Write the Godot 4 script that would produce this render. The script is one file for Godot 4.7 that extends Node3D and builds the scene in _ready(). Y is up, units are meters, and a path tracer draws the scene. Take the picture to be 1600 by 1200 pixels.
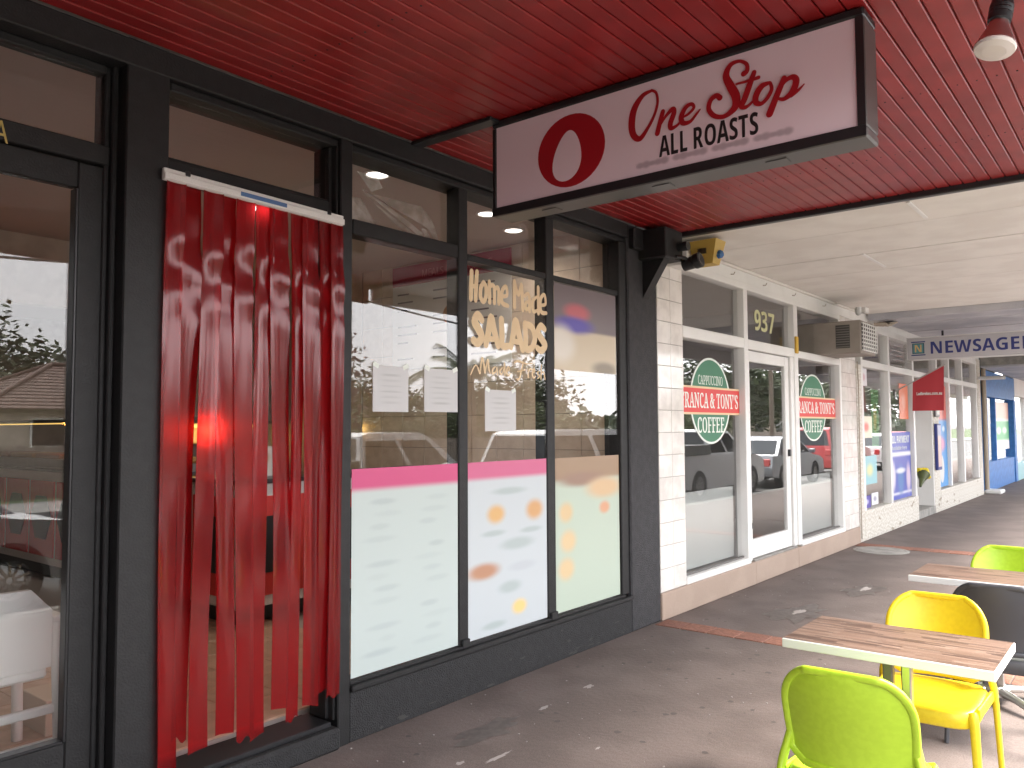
extends Node3D
# A suburban shop row under awnings: x runs along the facades, z out to the street, y up (metres).

const FL := 0.14          # shop floor level
const SOFFIT := 3.31      # red lined soffit
const WHITE_CEIL := 3.285  # white sheeted soffit of the next shop
const ONE_STOP := [[Vector3(1.553,3.217,0.013),Vector3(1.502,3.205,0.024),Vector3(1.456,3.152,0.035),Vector3(1.441,3.081,0.037),Vector3(1.451,3.026,0.032),Vector3(1.485,3.002,0.026),Vector3(1.527,3.042,0.018),Vector3(1.562,3.094,0.015),Vector3(1.581,3.150,0.014),Vector3(1.575,3.198,0.013),Vector3(1.550,3.218,0.013)],
	[Vector3(1.608,3.101,0.023),Vector3(1.591,3.050,0.024),Vector3(1.578,3.005,0.026)],
	[Vector3(1.587,3.033,0.013),Vector3(1.621,3.073,0.015),Vector3(1.658,3.100,0.023),Vector3(1.665,3.080,0.026),Vector3(1.647,3.037,0.026),Vector3(1.650,3.012,0.022),Vector3(1.679,3.017,0.014),Vector3(1.699,3.033,0.010)],
	[Vector3(1.702,3.047,0.010),Vector3(1.737,3.056,0.013),Vector3(1.765,3.078,0.015),Vector3(1.754,3.098,0.017),Vector3(1.725,3.089,0.022),Vector3(1.703,3.053,0.026),Vector3(1.711,3.021,0.024),Vector3(1.746,3.019,0.017),Vector3(1.778,3.046,0.012),Vector3(1.796,3.062,0.006)],
	[Vector3(2.003,3.167,0.026),Vector3(2.018,3.177,0.022),Vector3(2.016,3.206,0.017),Vector3(1.984,3.228,0.015),Vector3(1.943,3.222,0.022),Vector3(1.922,3.181,0.031),Vector3(1.941,3.130,0.037),Vector3(1.965,3.078,0.040),Vector3(1.964,3.036,0.035),Vector3(1.938,3.011,0.026),Vector3(1.903,3.001,0.020),Vector3(1.864,3.015,0.022),Vector3(1.839,3.051,0.023),Vector3(1.848,3.089,0.023),Vector3(1.875,3.103,0.023),Vector3(1.892,3.089,0.026)],
	[Vector3(2.050,3.158,0.022),Vector3(2.028,3.106,0.027),Vector3(2.004,3.051,0.028),Vector3(1.990,3.026,0.024),Vector3(2.009,3.016,0.018),Vector3(2.032,3.026,0.013),Vector3(2.055,3.046,0.009)],
	[Vector3(1.970,3.129,0.009),Vector3(2.020,3.128,0.013),Vector3(2.070,3.130,0.017)],
	[Vector3(2.118,3.094,0.014),Vector3(2.084,3.088,0.026),Vector3(2.059,3.058,0.029),Vector3(2.056,3.026,0.026),Vector3(2.080,3.013,0.019),Vector3(2.108,3.032,0.018),Vector3(2.126,3.063,0.017),Vector3(2.121,3.091,0.014)],
	[Vector3(2.180,3.095,0.024),Vector3(2.152,3.039,0.027),Vector3(2.115,2.959,0.031)],
	[Vector3(2.149,3.034,0.010),Vector3(2.183,3.080,0.017),Vector3(2.216,3.090,0.023),Vector3(2.231,3.069,0.028),Vector3(2.214,3.028,0.028),Vector3(2.181,3.007,0.019),Vector3(2.157,3.013,0.013)],
	[Vector3(2.208,3.013,0.019),Vector3(2.238,3.027,0.014),Vector3(2.263,3.046,0.006)]]
const HOME_SALADS := [[Vector3(3.815,2.637,0.037),Vector3(3.811,2.546,0.040),Vector3(3.806,2.459,0.035)],
	[Vector3(3.866,2.641,0.035),Vector3(3.857,2.553,0.037),Vector3(3.851,2.457,0.035)],
	[Vector3(3.809,2.542,0.030),Vector3(3.859,2.547,0.030)],
	[Vector3(3.929,2.581,0.032),Vector3(3.902,2.543,0.035),Vector3(3.899,2.482,0.035),Vector3(3.928,2.455,0.032),Vector3(3.952,2.496,0.035),Vector3(3.952,2.554,0.035),Vector3(3.929,2.581,0.032)],
	[Vector3(3.985,2.592,0.032),Vector3(3.988,2.458,0.032)],
	[Vector3(3.988,2.563,0.027),Vector3(4.023,2.575,0.030),Vector3(4.036,2.546,0.030),Vector3(4.034,2.460,0.032)],
	[Vector3(4.036,2.546,0.025),Vector3(4.067,2.567,0.030),Vector3(4.079,2.536,0.030),Vector3(4.079,2.461,0.032)],
	[Vector3(4.116,2.513,0.027),Vector3(4.165,2.527,0.027),Vector3(4.157,2.581,0.030),Vector3(4.124,2.565,0.032),Vector3(4.107,2.523,0.035),Vector3(4.115,2.469,0.035),Vector3(4.172,2.456,0.030)],
	[Vector3(4.246,2.631,0.032),Vector3(4.244,2.456,0.035)],
	[Vector3(4.249,2.618,0.030),Vector3(4.285,2.546,0.032),Vector3(4.319,2.619,0.030)],
	[Vector3(4.324,2.612,0.032),Vector3(4.334,2.446,0.032)],
	[Vector3(4.355,2.546,0.025),Vector3(4.392,2.566,0.027),Vector3(4.408,2.537,0.030),Vector3(4.407,2.446,0.030)],
	[Vector3(4.407,2.512,0.022),Vector3(4.365,2.495,0.027),Vector3(4.367,2.454,0.030),Vector3(4.407,2.467,0.022)],
	[Vector3(4.486,2.554,0.022),Vector3(4.442,2.516,0.030),Vector3(4.450,2.451,0.030),Vector3(4.495,2.460,0.022)],
	[Vector3(4.507,2.624,0.032),Vector3(4.508,2.441,0.032)],
	[Vector3(4.536,2.502,0.025),Vector3(4.591,2.517,0.025),Vector3(4.580,2.579,0.027),Vector3(4.541,2.557,0.030),Vector3(4.527,2.501,0.032),Vector3(4.543,2.453,0.032),Vector3(4.598,2.452,0.027)],
	[Vector3(3.899,2.333,0.050),Vector3(3.859,2.360,0.055),Vector3(3.828,2.315,0.060),Vector3(3.864,2.273,0.064),Vector3(3.896,2.223,0.060),Vector3(3.858,2.181,0.055),Vector3(3.816,2.195,0.050)],
	[Vector3(3.938,2.177,0.050),Vector3(3.962,2.259,0.055),Vector3(3.990,2.358,0.057),Vector3(4.021,2.272,0.057),Vector3(4.060,2.179,0.052)],
	[Vector3(3.962,2.217,0.037),Vector3(4.039,2.218,0.037)],
	[Vector3(4.094,2.353,0.055),Vector3(4.099,2.264,0.055),Vector3(4.105,2.182,0.052),Vector3(4.166,2.184,0.045)],
	[Vector3(4.191,2.181,0.050),Vector3(4.217,2.266,0.055),Vector3(4.243,2.360,0.057),Vector3(4.278,2.271,0.057),Vector3(4.319,2.174,0.052)],
	[Vector3(4.214,2.222,0.037),Vector3(4.297,2.218,0.037)],
	[Vector3(4.346,2.350,0.052),Vector3(4.352,2.253,0.052),Vector3(4.358,2.179,0.050),Vector3(4.424,2.194,0.050),Vector3(4.456,2.262,0.052),Vector3(4.422,2.333,0.052),Vector3(4.346,2.350,0.047)],
	[Vector3(4.569,2.334,0.045),Vector3(4.525,2.353,0.050),Vector3(4.491,2.306,0.055),Vector3(4.533,2.260,0.060),Vector3(4.573,2.218,0.055),Vector3(4.528,2.179,0.052),Vector3(4.479,2.194,0.045)]]
const MADE_FRESH := [[Vector3(3.801,1.976,0.008),Vector3(3.852,2.039,0.010),Vector3(3.891,1.988,0.013)],
	[Vector3(3.891,1.988,0.013),Vector3(3.915,2.089,0.017),Vector3(3.941,1.998,0.019)],
	[Vector3(3.941,1.998,0.010),Vector3(3.969,2.080,0.017),Vector3(3.978,2.023,0.017),Vector3(3.992,1.993,0.010)],
	[Vector3(4.049,2.039,0.008),Vector3(4.020,2.025,0.013),Vector3(4.016,1.994,0.015),Vector3(4.049,2.008,0.008),Vector3(4.059,2.035,0.010),Vector3(4.064,1.989,0.013)],
	[Vector3(4.116,2.038,0.010),Vector3(4.088,2.010,0.015),Vector3(4.104,1.991,0.013),Vector3(4.124,2.015,0.008),Vector3(4.137,2.071,0.013),Vector3(4.140,1.989,0.013)],
	[Vector3(4.159,2.013,0.008),Vector3(4.186,2.027,0.010),Vector3(4.174,2.046,0.013),Vector3(4.156,2.013,0.015),Vector3(4.174,1.985,0.013),Vector3(4.196,2.003,0.008)],
	[Vector3(4.241,2.077,0.013),Vector3(4.273,2.091,0.015),Vector3(4.324,2.086,0.013),Vector3(4.376,2.077,0.010),Vector3(4.443,2.087,0.008)],
	[Vector3(4.337,2.087,0.015),Vector3(4.313,2.025,0.017),Vector3(4.291,1.972,0.017),Vector3(4.265,1.967,0.013)],
	[Vector3(4.272,2.019,0.008),Vector3(4.356,2.035,0.010)],
	[Vector3(4.383,2.045,0.008),Vector3(4.391,1.985,0.015)],
	[Vector3(4.392,2.025,0.008),Vector3(4.416,2.045,0.013),Vector3(4.436,2.041,0.010)],
	[Vector3(4.436,2.015,0.008),Vector3(4.463,2.029,0.010),Vector3(4.453,2.045,0.013),Vector3(4.433,2.015,0.015),Vector3(4.445,1.983,0.013),Vector3(4.472,1.996,0.008)],
	[Vector3(4.510,2.031,0.010),Vector3(4.490,2.018,0.013),Vector3(4.517,1.998,0.013),Vector3(4.493,1.981,0.010)],
	[Vector3(4.538,2.078,0.013),Vector3(4.530,1.978,0.013)],
	[Vector3(4.532,2.012,0.008),Vector3(4.562,2.030,0.013),Vector3(4.576,1.980,0.013)]]
var M := {}
var rng := RandomNumberGenerator.new()
var used := {}
var box_cache := {}

# ---------------------------------------------------------------- helpers
func numbered(called: String) -> String:
	var n: int = used.get(called, 0)
	used[called] = n + 1
	return called if n == 0 else "%s_%03d" % [called, n]

func tag(o: Node, label: String, category: String, group := "") -> Node:
	o.set_meta("label", label)
	o.set_meta("category", category)
	if group != "":
		o.set_meta("group", group)
	return o

func thing(called: String, label: String, category: String, at := Vector3.ZERO, group := "", turn := 0.0) -> Node3D:
	var o := Node3D.new()
	o.name = numbered(called)
	o.position = at
	o.rotation.y = turn
	add_child(o)
	tag(o, label, category, group)
	return o

func copy_of(src: Node3D, at: Vector3, turn: float, label: String, group := "") -> Node3D:
	var o: Node3D = src.duplicate()
	var base := String(src.name)
	var k := base.rfind("_")
	if k > 0 and base.substr(k + 1).is_valid_int():
		base = base.substr(0, k)
	o.name = numbered(base)
	add_child(o)
	o.position = at
	o.rotation.y = turn
	o.set_meta("label", label)
	if group != "":
		o.set_meta("group", group)
	return o

func part(parent: Node, called: String, mesh: Mesh, m: Material, at := Vector3.ZERO) -> MeshInstance3D:
	var o := MeshInstance3D.new()
	o.name = numbered(called) if parent == self else called
	o.mesh = mesh
	o.material_override = m
	o.position = at
	parent.add_child(o, true)
	return o

func struct(called: String, mesh: Mesh, m: Material, at := Vector3.ZERO) -> MeshInstance3D:
	var o := part(self, called, mesh, m, at)
	o.set_meta("kind", "structure")
	return o

func st_new() -> SurfaceTool:
	var st := SurfaceTool.new()
	st.begin(Mesh.PRIMITIVE_TRIANGLES)
	return st

# one flat triangle, turned so that its front looks along «out»
func tri(st: SurfaceTool, a: Vector3, b: Vector3, c: Vector3, out: Vector3) -> void:
	var n := (b - a).cross(c - a)
	if n.dot(out) > 0.0:
		var t := b
		b = c
		c = t
	else:
		n = -n
	n = n.normalized()
	for v in [a, b, c]:
		st.set_normal(n)
		st.add_vertex(v)

func quad(st: SurfaceTool, a: Vector3, b: Vector3, c: Vector3, d: Vector3, out: Vector3) -> void:
	tri(st, a, b, c, out)
	tri(st, a, c, d, out)

func add_box(st: SurfaceTool, lo: Vector3, hi: Vector3, bev := 0.004, xf := Transform3D.IDENTITY) -> void:
	var c := (lo + hi) * 0.5
	var h := (hi - lo) * 0.5
	var b: float = minf(bev, minf(h.x, minf(h.y, h.z)) * 0.45)
	var vx := {}
	var vy := {}
	var vz := {}
	for sx in [-1, 1]:
		for sy in [-1, 1]:
			for sz in [-1, 1]:
				var k := Vector3i(sx, sy, sz)
				vx[k] = xf * (c + Vector3(sx * h.x, sy * (h.y - b), sz * (h.z - b)))
				vy[k] = xf * (c + Vector3(sx * (h.x - b), sy * h.y, sz * (h.z - b)))
				vz[k] = xf * (c + Vector3(sx * (h.x - b), sy * (h.y - b), sz * h.z))
	var B := xf.basis
	for s in [-1, 1]:
		quad(st, vx[Vector3i(s, -1, -1)], vx[Vector3i(s, 1, -1)], vx[Vector3i(s, 1, 1)], vx[Vector3i(s, -1, 1)], B * Vector3(s, 0, 0))
		quad(st, vy[Vector3i(-1, s, -1)], vy[Vector3i(1, s, -1)], vy[Vector3i(1, s, 1)], vy[Vector3i(-1, s, 1)], B * Vector3(0, s, 0))
		quad(st, vz[Vector3i(-1, -1, s)], vz[Vector3i(1, -1, s)], vz[Vector3i(1, 1, s)], vz[Vector3i(-1, 1, s)], B * Vector3(0, 0, s))
		for t in [-1, 1]:
			quad(st, vx[Vector3i(s, t, -1)], vx[Vector3i(s, t, 1)], vy[Vector3i(s, t, 1)], vy[Vector3i(s, t, -1)], B * Vector3(s, t, 0))
			quad(st, vx[Vector3i(s, -1, t)], vx[Vector3i(s, 1, t)], vz[Vector3i(s, 1, t)], vz[Vector3i(s, -1, t)], B * Vector3(s, 0, t))
			quad(st, vy[Vector3i(-1, s, t)], vy[Vector3i(1, s, t)], vz[Vector3i(1, s, t)], vz[Vector3i(-1, s, t)], B * Vector3(0, s, t))
			for u in [-1, 1]:
				var k := Vector3i(s, t, u)
				tri(st, vx[k], vy[k], vz[k], B * Vector3(s, t, u))

func box_mesh(size: Vector3, bev := 0.004) -> ArrayMesh:
	var key := "%.4f %.4f %.4f %.4f" % [size.x, size.y, size.z, bev]
	if not box_cache.has(key):
		var st := st_new()
		add_box(st, -size * 0.5, size * 0.5, bev)
		box_cache[key] = st.commit()
	return box_cache[key]

# a box between two corners given in the parent's own axes
func bx(parent: Node, called: String, lo: Vector3, hi: Vector3, m: Material, bev := 0.004) -> MeshInstance3D:
	return part(parent, called, box_mesh((hi - lo).abs(), bev), m, (lo + hi) * 0.5)

func v(x: float, y: float, z: float) -> Vector3:
	return Vector3(x, y, z)

# a round bar through points
func add_tube(st: SurfaceTool, pts: Array, r: float, sides := 8, r_end := -1.0, flat := 1.0) -> void:
	var n := pts.size()
	var rings := []
	for i in n:
		var d: Vector3 = (pts[mini(i + 1, n - 1)] - pts[maxi(i - 1, 0)]).normalized()
		var side := d.cross(Vector3.UP)
		if side.length() < 0.05:
			side = d.cross(Vector3.RIGHT)
		side = side.normalized()
		var up := side.cross(d).normalized()
		var rr: float = r if r_end < 0.0 else lerpf(r, r_end, float(i) / (n - 1))
		var ring := []
		for k in sides:
			var a := TAU * k / sides
			ring.append([pts[i] + side * cos(a) * rr + up * sin(a) * rr * flat, (side * cos(a) + up * sin(a))])
		rings.append(ring)
	for i in n - 1:
		for k in sides:
			var k2 := (k + 1) % sides
			for q in [[i, k], [i + 1, k2], [i + 1, k], [i, k], [i, k2], [i + 1, k2]]:
				st.set_normal(rings[q[0]][q[1]][1])
				st.add_vertex(rings[q[0]][q[1]][0])
	for e in [0, n - 1]:
		var out: Vector3 = (pts[0] - pts[1]) if e == 0 else (pts[n - 1] - pts[n - 2])
		for k in range(1, sides - 1):
			tri(st, rings[e][0][0], rings[e][k][0], rings[e][k + 1][0], out)

func tube(parent: Node, called: String, pts: Array, r: float, m: Material, sides := 8, r_end := -1.0) -> MeshInstance3D:
	var st := st_new()
	add_tube(st, pts, r, sides, r_end)
	return part(parent, called, st.commit(), m)

# profile of Vector2(radius, height) turned round the y axis, then placed by xf
func add_lathe(st: SurfaceTool, prof: Array, xf := Transform3D.IDENTITY, sides := 24) -> void:
	for i in prof.size() - 1:
		var p: Vector2 = prof[i]
		var q: Vector2 = prof[i + 1]
		for k in sides:
			var a := TAU * k / sides
			var b := TAU * (k + 1) / sides
			var pa := xf * Vector3(p.x * cos(a), p.y, p.x * sin(a))
			var pb := xf * Vector3(p.x * cos(b), p.y, p.x * sin(b))
			var qa := xf * Vector3(q.x * cos(a), q.y, q.x * sin(a))
			var qb := xf * Vector3(q.x * cos(b), q.y, q.x * sin(b))
			var nn := Vector2(q.y - p.y, p.x - q.x).normalized()
			var na := xf.basis * Vector3(nn.x * cos(a), nn.y, nn.x * sin(a))
			var nb := xf.basis * Vector3(nn.x * cos(b), nn.y, nn.x * sin(b))
			var six := [[pa, na], [qb, nb], [qa, na], [pa, na], [pb, nb], [qb, nb]]
			var fn := (qb - pa).cross(qa - pa)
			if fn.length_squared() < 1e-14:
				fn = (pb - pa).cross(qb - pa)
			if fn.dot(na + nb) > 0.0:
				six = [[pa, na], [qa, na], [qb, nb], [pa, na], [qb, nb], [pb, nb]]
			for w in six:
				st.set_normal(w[1])
				st.add_vertex(w[0])

func lathe(parent: Node, called: String, prof: Array, m: Material, at := Vector3.ZERO, xf := Transform3D.IDENTITY, sides := 24) -> MeshInstance3D:
	var st := st_new()
	add_lathe(st, prof, xf, sides)
	return part(parent, called, st.commit(), m, at)

# polygon in x,y pushed from z0 to z1; scale «taper» about centre cx for the z1 end
func add_prism(st: SurfaceTool, poly: PackedVector2Array, z0: float, z1: float) -> void:
	var idx := Geometry2D.triangulate_polygon(poly)
	for i in range(0, idx.size(), 3):
		var a := poly[idx[i]]
		var b := poly[idx[i + 1]]
		var c := poly[idx[i + 2]]
		tri(st, v(a.x, a.y, z1), v(b.x, b.y, z1), v(c.x, c.y, z1), Vector3(0, 0, z1 - z0))
		tri(st, v(a.x, a.y, z0), v(b.x, b.y, z0), v(c.x, c.y, z0), Vector3(0, 0, z0 - z1))
	var ccw := not Geometry2D.is_polygon_clockwise(poly)
	for i in poly.size():
		var a := poly[i]
		var b := poly[(i + 1) % poly.size()]
		var nrm := Vector3(b.y - a.y, a.x - b.x, 0) * (1.0 if ccw else -1.0)
		quad(st, v(a.x, a.y, z0), v(b.x, b.y, z0), v(b.x, b.y, z1), v(a.x, a.y, z1), nrm)

func prism(parent: Node, called: String, poly: PackedVector2Array, z0: float, z1: float, m: Material, at := Vector3.ZERO) -> MeshInstance3D:
	var st := st_new()
	add_prism(st, poly, z0, z1)
	return part(parent, called, st.commit(), m, at)

# lettering drawn with a brush: strokes of Vector3(u, v, width), smoothed; each stroke climbs a hair so that crossings never share a plane
func brush(parent: Node, called: String, strokes: Array, m: Material, xf: Transform3D) -> MeshInstance3D:
	var st := st_new()
	var lift := 0.0
	for s in strokes:
		var pts := []
		var n: int = s.size()
		for i in n - 1:
			var p0: Vector3 = s[maxi(i - 1, 0)]
			var p1: Vector3 = s[i]
			var p2: Vector3 = s[i + 1]
			var p3: Vector3 = s[mini(i + 2, n - 1)]
			var steps := 8 if n > 2 else 1
			for k in steps:
				pts.append(p1.cubic_interpolate(p2, p0, p3, float(k) / steps))
		pts.append(s[n - 1])
		var left := []
		var right := []
		for i in pts.size():
			var a: Vector3 = pts[maxi(i - 1, 0)]
			var b: Vector3 = pts[mini(i + 1, pts.size() - 1)]
			var d := Vector2(b.x - a.x, b.y - a.y).normalized()
			var w: float = maxf(pts[i].z, 0.002) * 0.5
			left.append(v(pts[i].x - d.y * w, pts[i].y + d.x * w, lift))
			right.append(v(pts[i].x + d.y * w, pts[i].y - d.x * w, lift))
			lift += 0.00002
		var out := xf.basis * Vector3(0, 0, 1)
		for i in pts.size() - 1:
			quad(st, xf * left[i], xf * left[i + 1], xf * right[i + 1], xf * right[i], out)
		for e in [0, pts.size() - 1]:
			var c: Vector3 = pts[e]
			var l: Vector3 = left[e]
			var cc := v(c.x, c.y, l.z)
			var rel := l - cc
			var sgn := 1.0 if e == 0 else -1.0
			for k in 6:
				var a := sgn * PI * k / 6.0
				var b := sgn * PI * (k + 1) / 6.0
				tri(st, xf * (cc), xf * (cc + rel.rotated(Vector3(0, 0, 1), a)), xf * (cc + rel.rotated(Vector3(0, 0, 1), b)), out)
		lift += 0.0003
	return part(parent, called, st.commit(), m)

# set lettering fitted to a box w by h whose middle is «at»; yaw 0 reads from +z, -PI/2 reads from -x
func text(parent: Node, called: String, words: String, at: Vector3, w: float, h: float, m: Material, yaw := 0.0, face := "Droid Sans", bold := true, deep := 0.002) -> MeshInstance3D:
	var f := SystemFont.new()
	f.font_names = PackedStringArray([face])
	f.font_weight = 700 if bold else 400
	var t := TextMesh.new()
	t.font = f
	t.text = words
	t.font_size = 48
	t.pixel_size = 0.01
	t.depth = 0.02
	t.curve_step = 1.0
	var bb := t.get_aabb()
	var arr := t.get_mesh_arrays()
	var pos: PackedVector3Array = arr[Mesh.ARRAY_VERTEX]
	if bb.size.x < 0.001 and pos.size() > 0:
		bb = AABB(pos[0], Vector3.ZERO)
		for p in pos:
			bb = bb.expand(p)
	var c := bb.get_center()
	var sx := w / maxf(bb.size.x, 0.001)
	var sy := h / maxf(bb.size.y, 0.001)
	var sz := deep / 0.02
	for i in pos.size():
		var p := pos[i] - c
		pos[i] = Vector3(p.x * sx, p.y * sy, p.z * sz)
	arr[Mesh.ARRAY_VERTEX] = pos
	arr[Mesh.ARRAY_NORMAL] = null
	arr[Mesh.ARRAY_TANGENT] = null
	var am := ArrayMesh.new()
	am.add_surface_from_arrays(Mesh.PRIMITIVE_TRIANGLES, arr)
	var o := part(parent, called, am, m, at)
	o.rotation.y = yaw
	return o

# ---------------------------------------------------------------- materials
func mat(c: Color, rough := 0.6, metal := 0.0) -> StandardMaterial3D:
	var m := StandardMaterial3D.new()
	m.albedo_color = c.linear_to_srgb()
	m.roughness = rough
	m.metallic = metal
	return m

func lin(r: float, g: float, b: float) -> Color:
	return Color(r, g, b)

func noise_tex(freq: float, lo: Color, hi: Color, seed_ := 1, octaves := 4, a := 0.3, b := 0.7, size := 512) -> NoiseTexture2D:
	var n := FastNoiseLite.new()
	n.noise_type = FastNoiseLite.TYPE_SIMPLEX_SMOOTH
	n.seed = seed_
	n.frequency = freq
	n.fractal_octaves = octaves
	var t := NoiseTexture2D.new()
	t.width = size
	t.height = size
	t.seamless = true
	t.noise = n
	var g := Gradient.new()
	g.offsets = PackedFloat32Array([a, b])
	g.colors = PackedColorArray([lo.linear_to_srgb(), hi.linear_to_srgb()])
	t.color_ramp = g
	return t

# mottled surface: coarse blotches times fine grain, with a little relief
func rough_mat(lo: Color, hi: Color, rough: float, size_m := 1.0, freq := 0.012, grain := 0.0, relief := 0.0, seed_ := 1) -> StandardMaterial3D:
	var m := StandardMaterial3D.new()
	m.albedo_texture = noise_tex(freq, lo, hi, seed_, 5)
	m.uv1_triplanar = true
	m.uv1_world_triplanar = true
	m.uv1_scale = Vector3.ONE / size_m
	m.roughness = rough
	if grain > 0.0:
		m.detail_enabled = true
		m.detail_blend_mode = BaseMaterial3D.BLEND_MODE_MUL
		var d := noise_tex(0.22, lin(1.0 - grain, 1.0 - grain, 1.0 - grain), lin(1, 1, 1), seed_ + 7, 3, 0.25, 0.65)
		m.detail_albedo = d
		m.detail_uv_layer = BaseMaterial3D.DETAIL_UV_2
		m.uv2_triplanar = true
		m.uv2_world_triplanar = true
		m.uv2_scale = Vector3.ONE / (size_m * 0.37)
	if relief > 0.0:
		m.heightmap_enabled = true
		m.heightmap_texture = noise_tex(0.12, lin(0, 0, 0), lin(1, 1, 1), seed_ + 3, 4)
		m.heightmap_scale = relief
	return m

func glass(tint: Color, alpha: float) -> StandardMaterial3D:
	var m := mat(tint, 0.0)
	m.albedo_color.a = alpha
	m.transparency = BaseMaterial3D.TRANSPARENCY_ALPHA
	return m

func glow(c: Color, e: float) -> StandardMaterial3D:
	var m := mat(c, 0.5)
	m.emission_enabled = true
	m.emission = c.linear_to_srgb()
	m.emission_energy_multiplier = e
	return m

# a soft print computed in code: a list of blobs [x, y, rx, ry, colour] over bands [y0, y1, colour]
func print_mat(w: int, h: int, ground: Color, bands: Array, blobs: Array, rough := 0.35) -> StandardMaterial3D:
	var im := Image.create(w, h, false, Image.FORMAT_RGB8)
	for y in h:
		for x in w:
			var p := Vector2((x + 0.5) / w, (y + 0.5) / h)
			var c := ground
			for b in bands:
				var k := smoothstep(b[0] - 0.02, b[0] + 0.02, p.y) * (1.0 - smoothstep(b[1] - 0.02, b[1] + 0.02, p.y))
				c = c.lerp(b[2], k)
			for b in blobs:
				var d := Vector2((p.x - b[0]) / b[2], (p.y - b[1]) / b[3]).length()
				c = c.lerp(b[4], 1.0 - smoothstep(0.35, 1.0, d))
			im.set_pixel(x, y, c.linear_to_srgb())
	var m := StandardMaterial3D.new()
	m.albedo_texture = ImageTexture.create_from_image(im)
	m.texture_repeat = false
	m.roughness = rough
	return m

# a flat sheet facing +z (or -x with yaw -PI/2) with uv, 1.5 mm thick
func sheet(parent: Node, called: String, w: float, h: float, m: Material, at: Vector3, yaw := 0.0) -> MeshInstance3D:
	var b := BoxMesh.new()
	b.size = Vector3(w, h, 0.0015)
	var st := st_new()
	var hw := w * 0.5
	var hh := h * 0.5
	for s in [1, -1]:
		var z: float = 0.00075 * s
		var q := [[-hw, hh, 0.0, 0.0], [hw, hh, 1.0, 0.0], [hw, -hh, 1.0, 1.0], [-hw, hh, 0.0, 0.0], [hw, -hh, 1.0, 1.0], [-hw, -hh, 0.0, 1.0]]
		if s < 0:
			q.reverse()
		for p in q:
			st.set_normal(Vector3(0, 0, s))
			st.set_uv(Vector2(p[2], p[3]))
			st.add_vertex(Vector3(p[0], p[1], z))
	var o := part(parent, called, st.commit(), m, at)
	o.rotation.y = yaw
	return o

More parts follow.
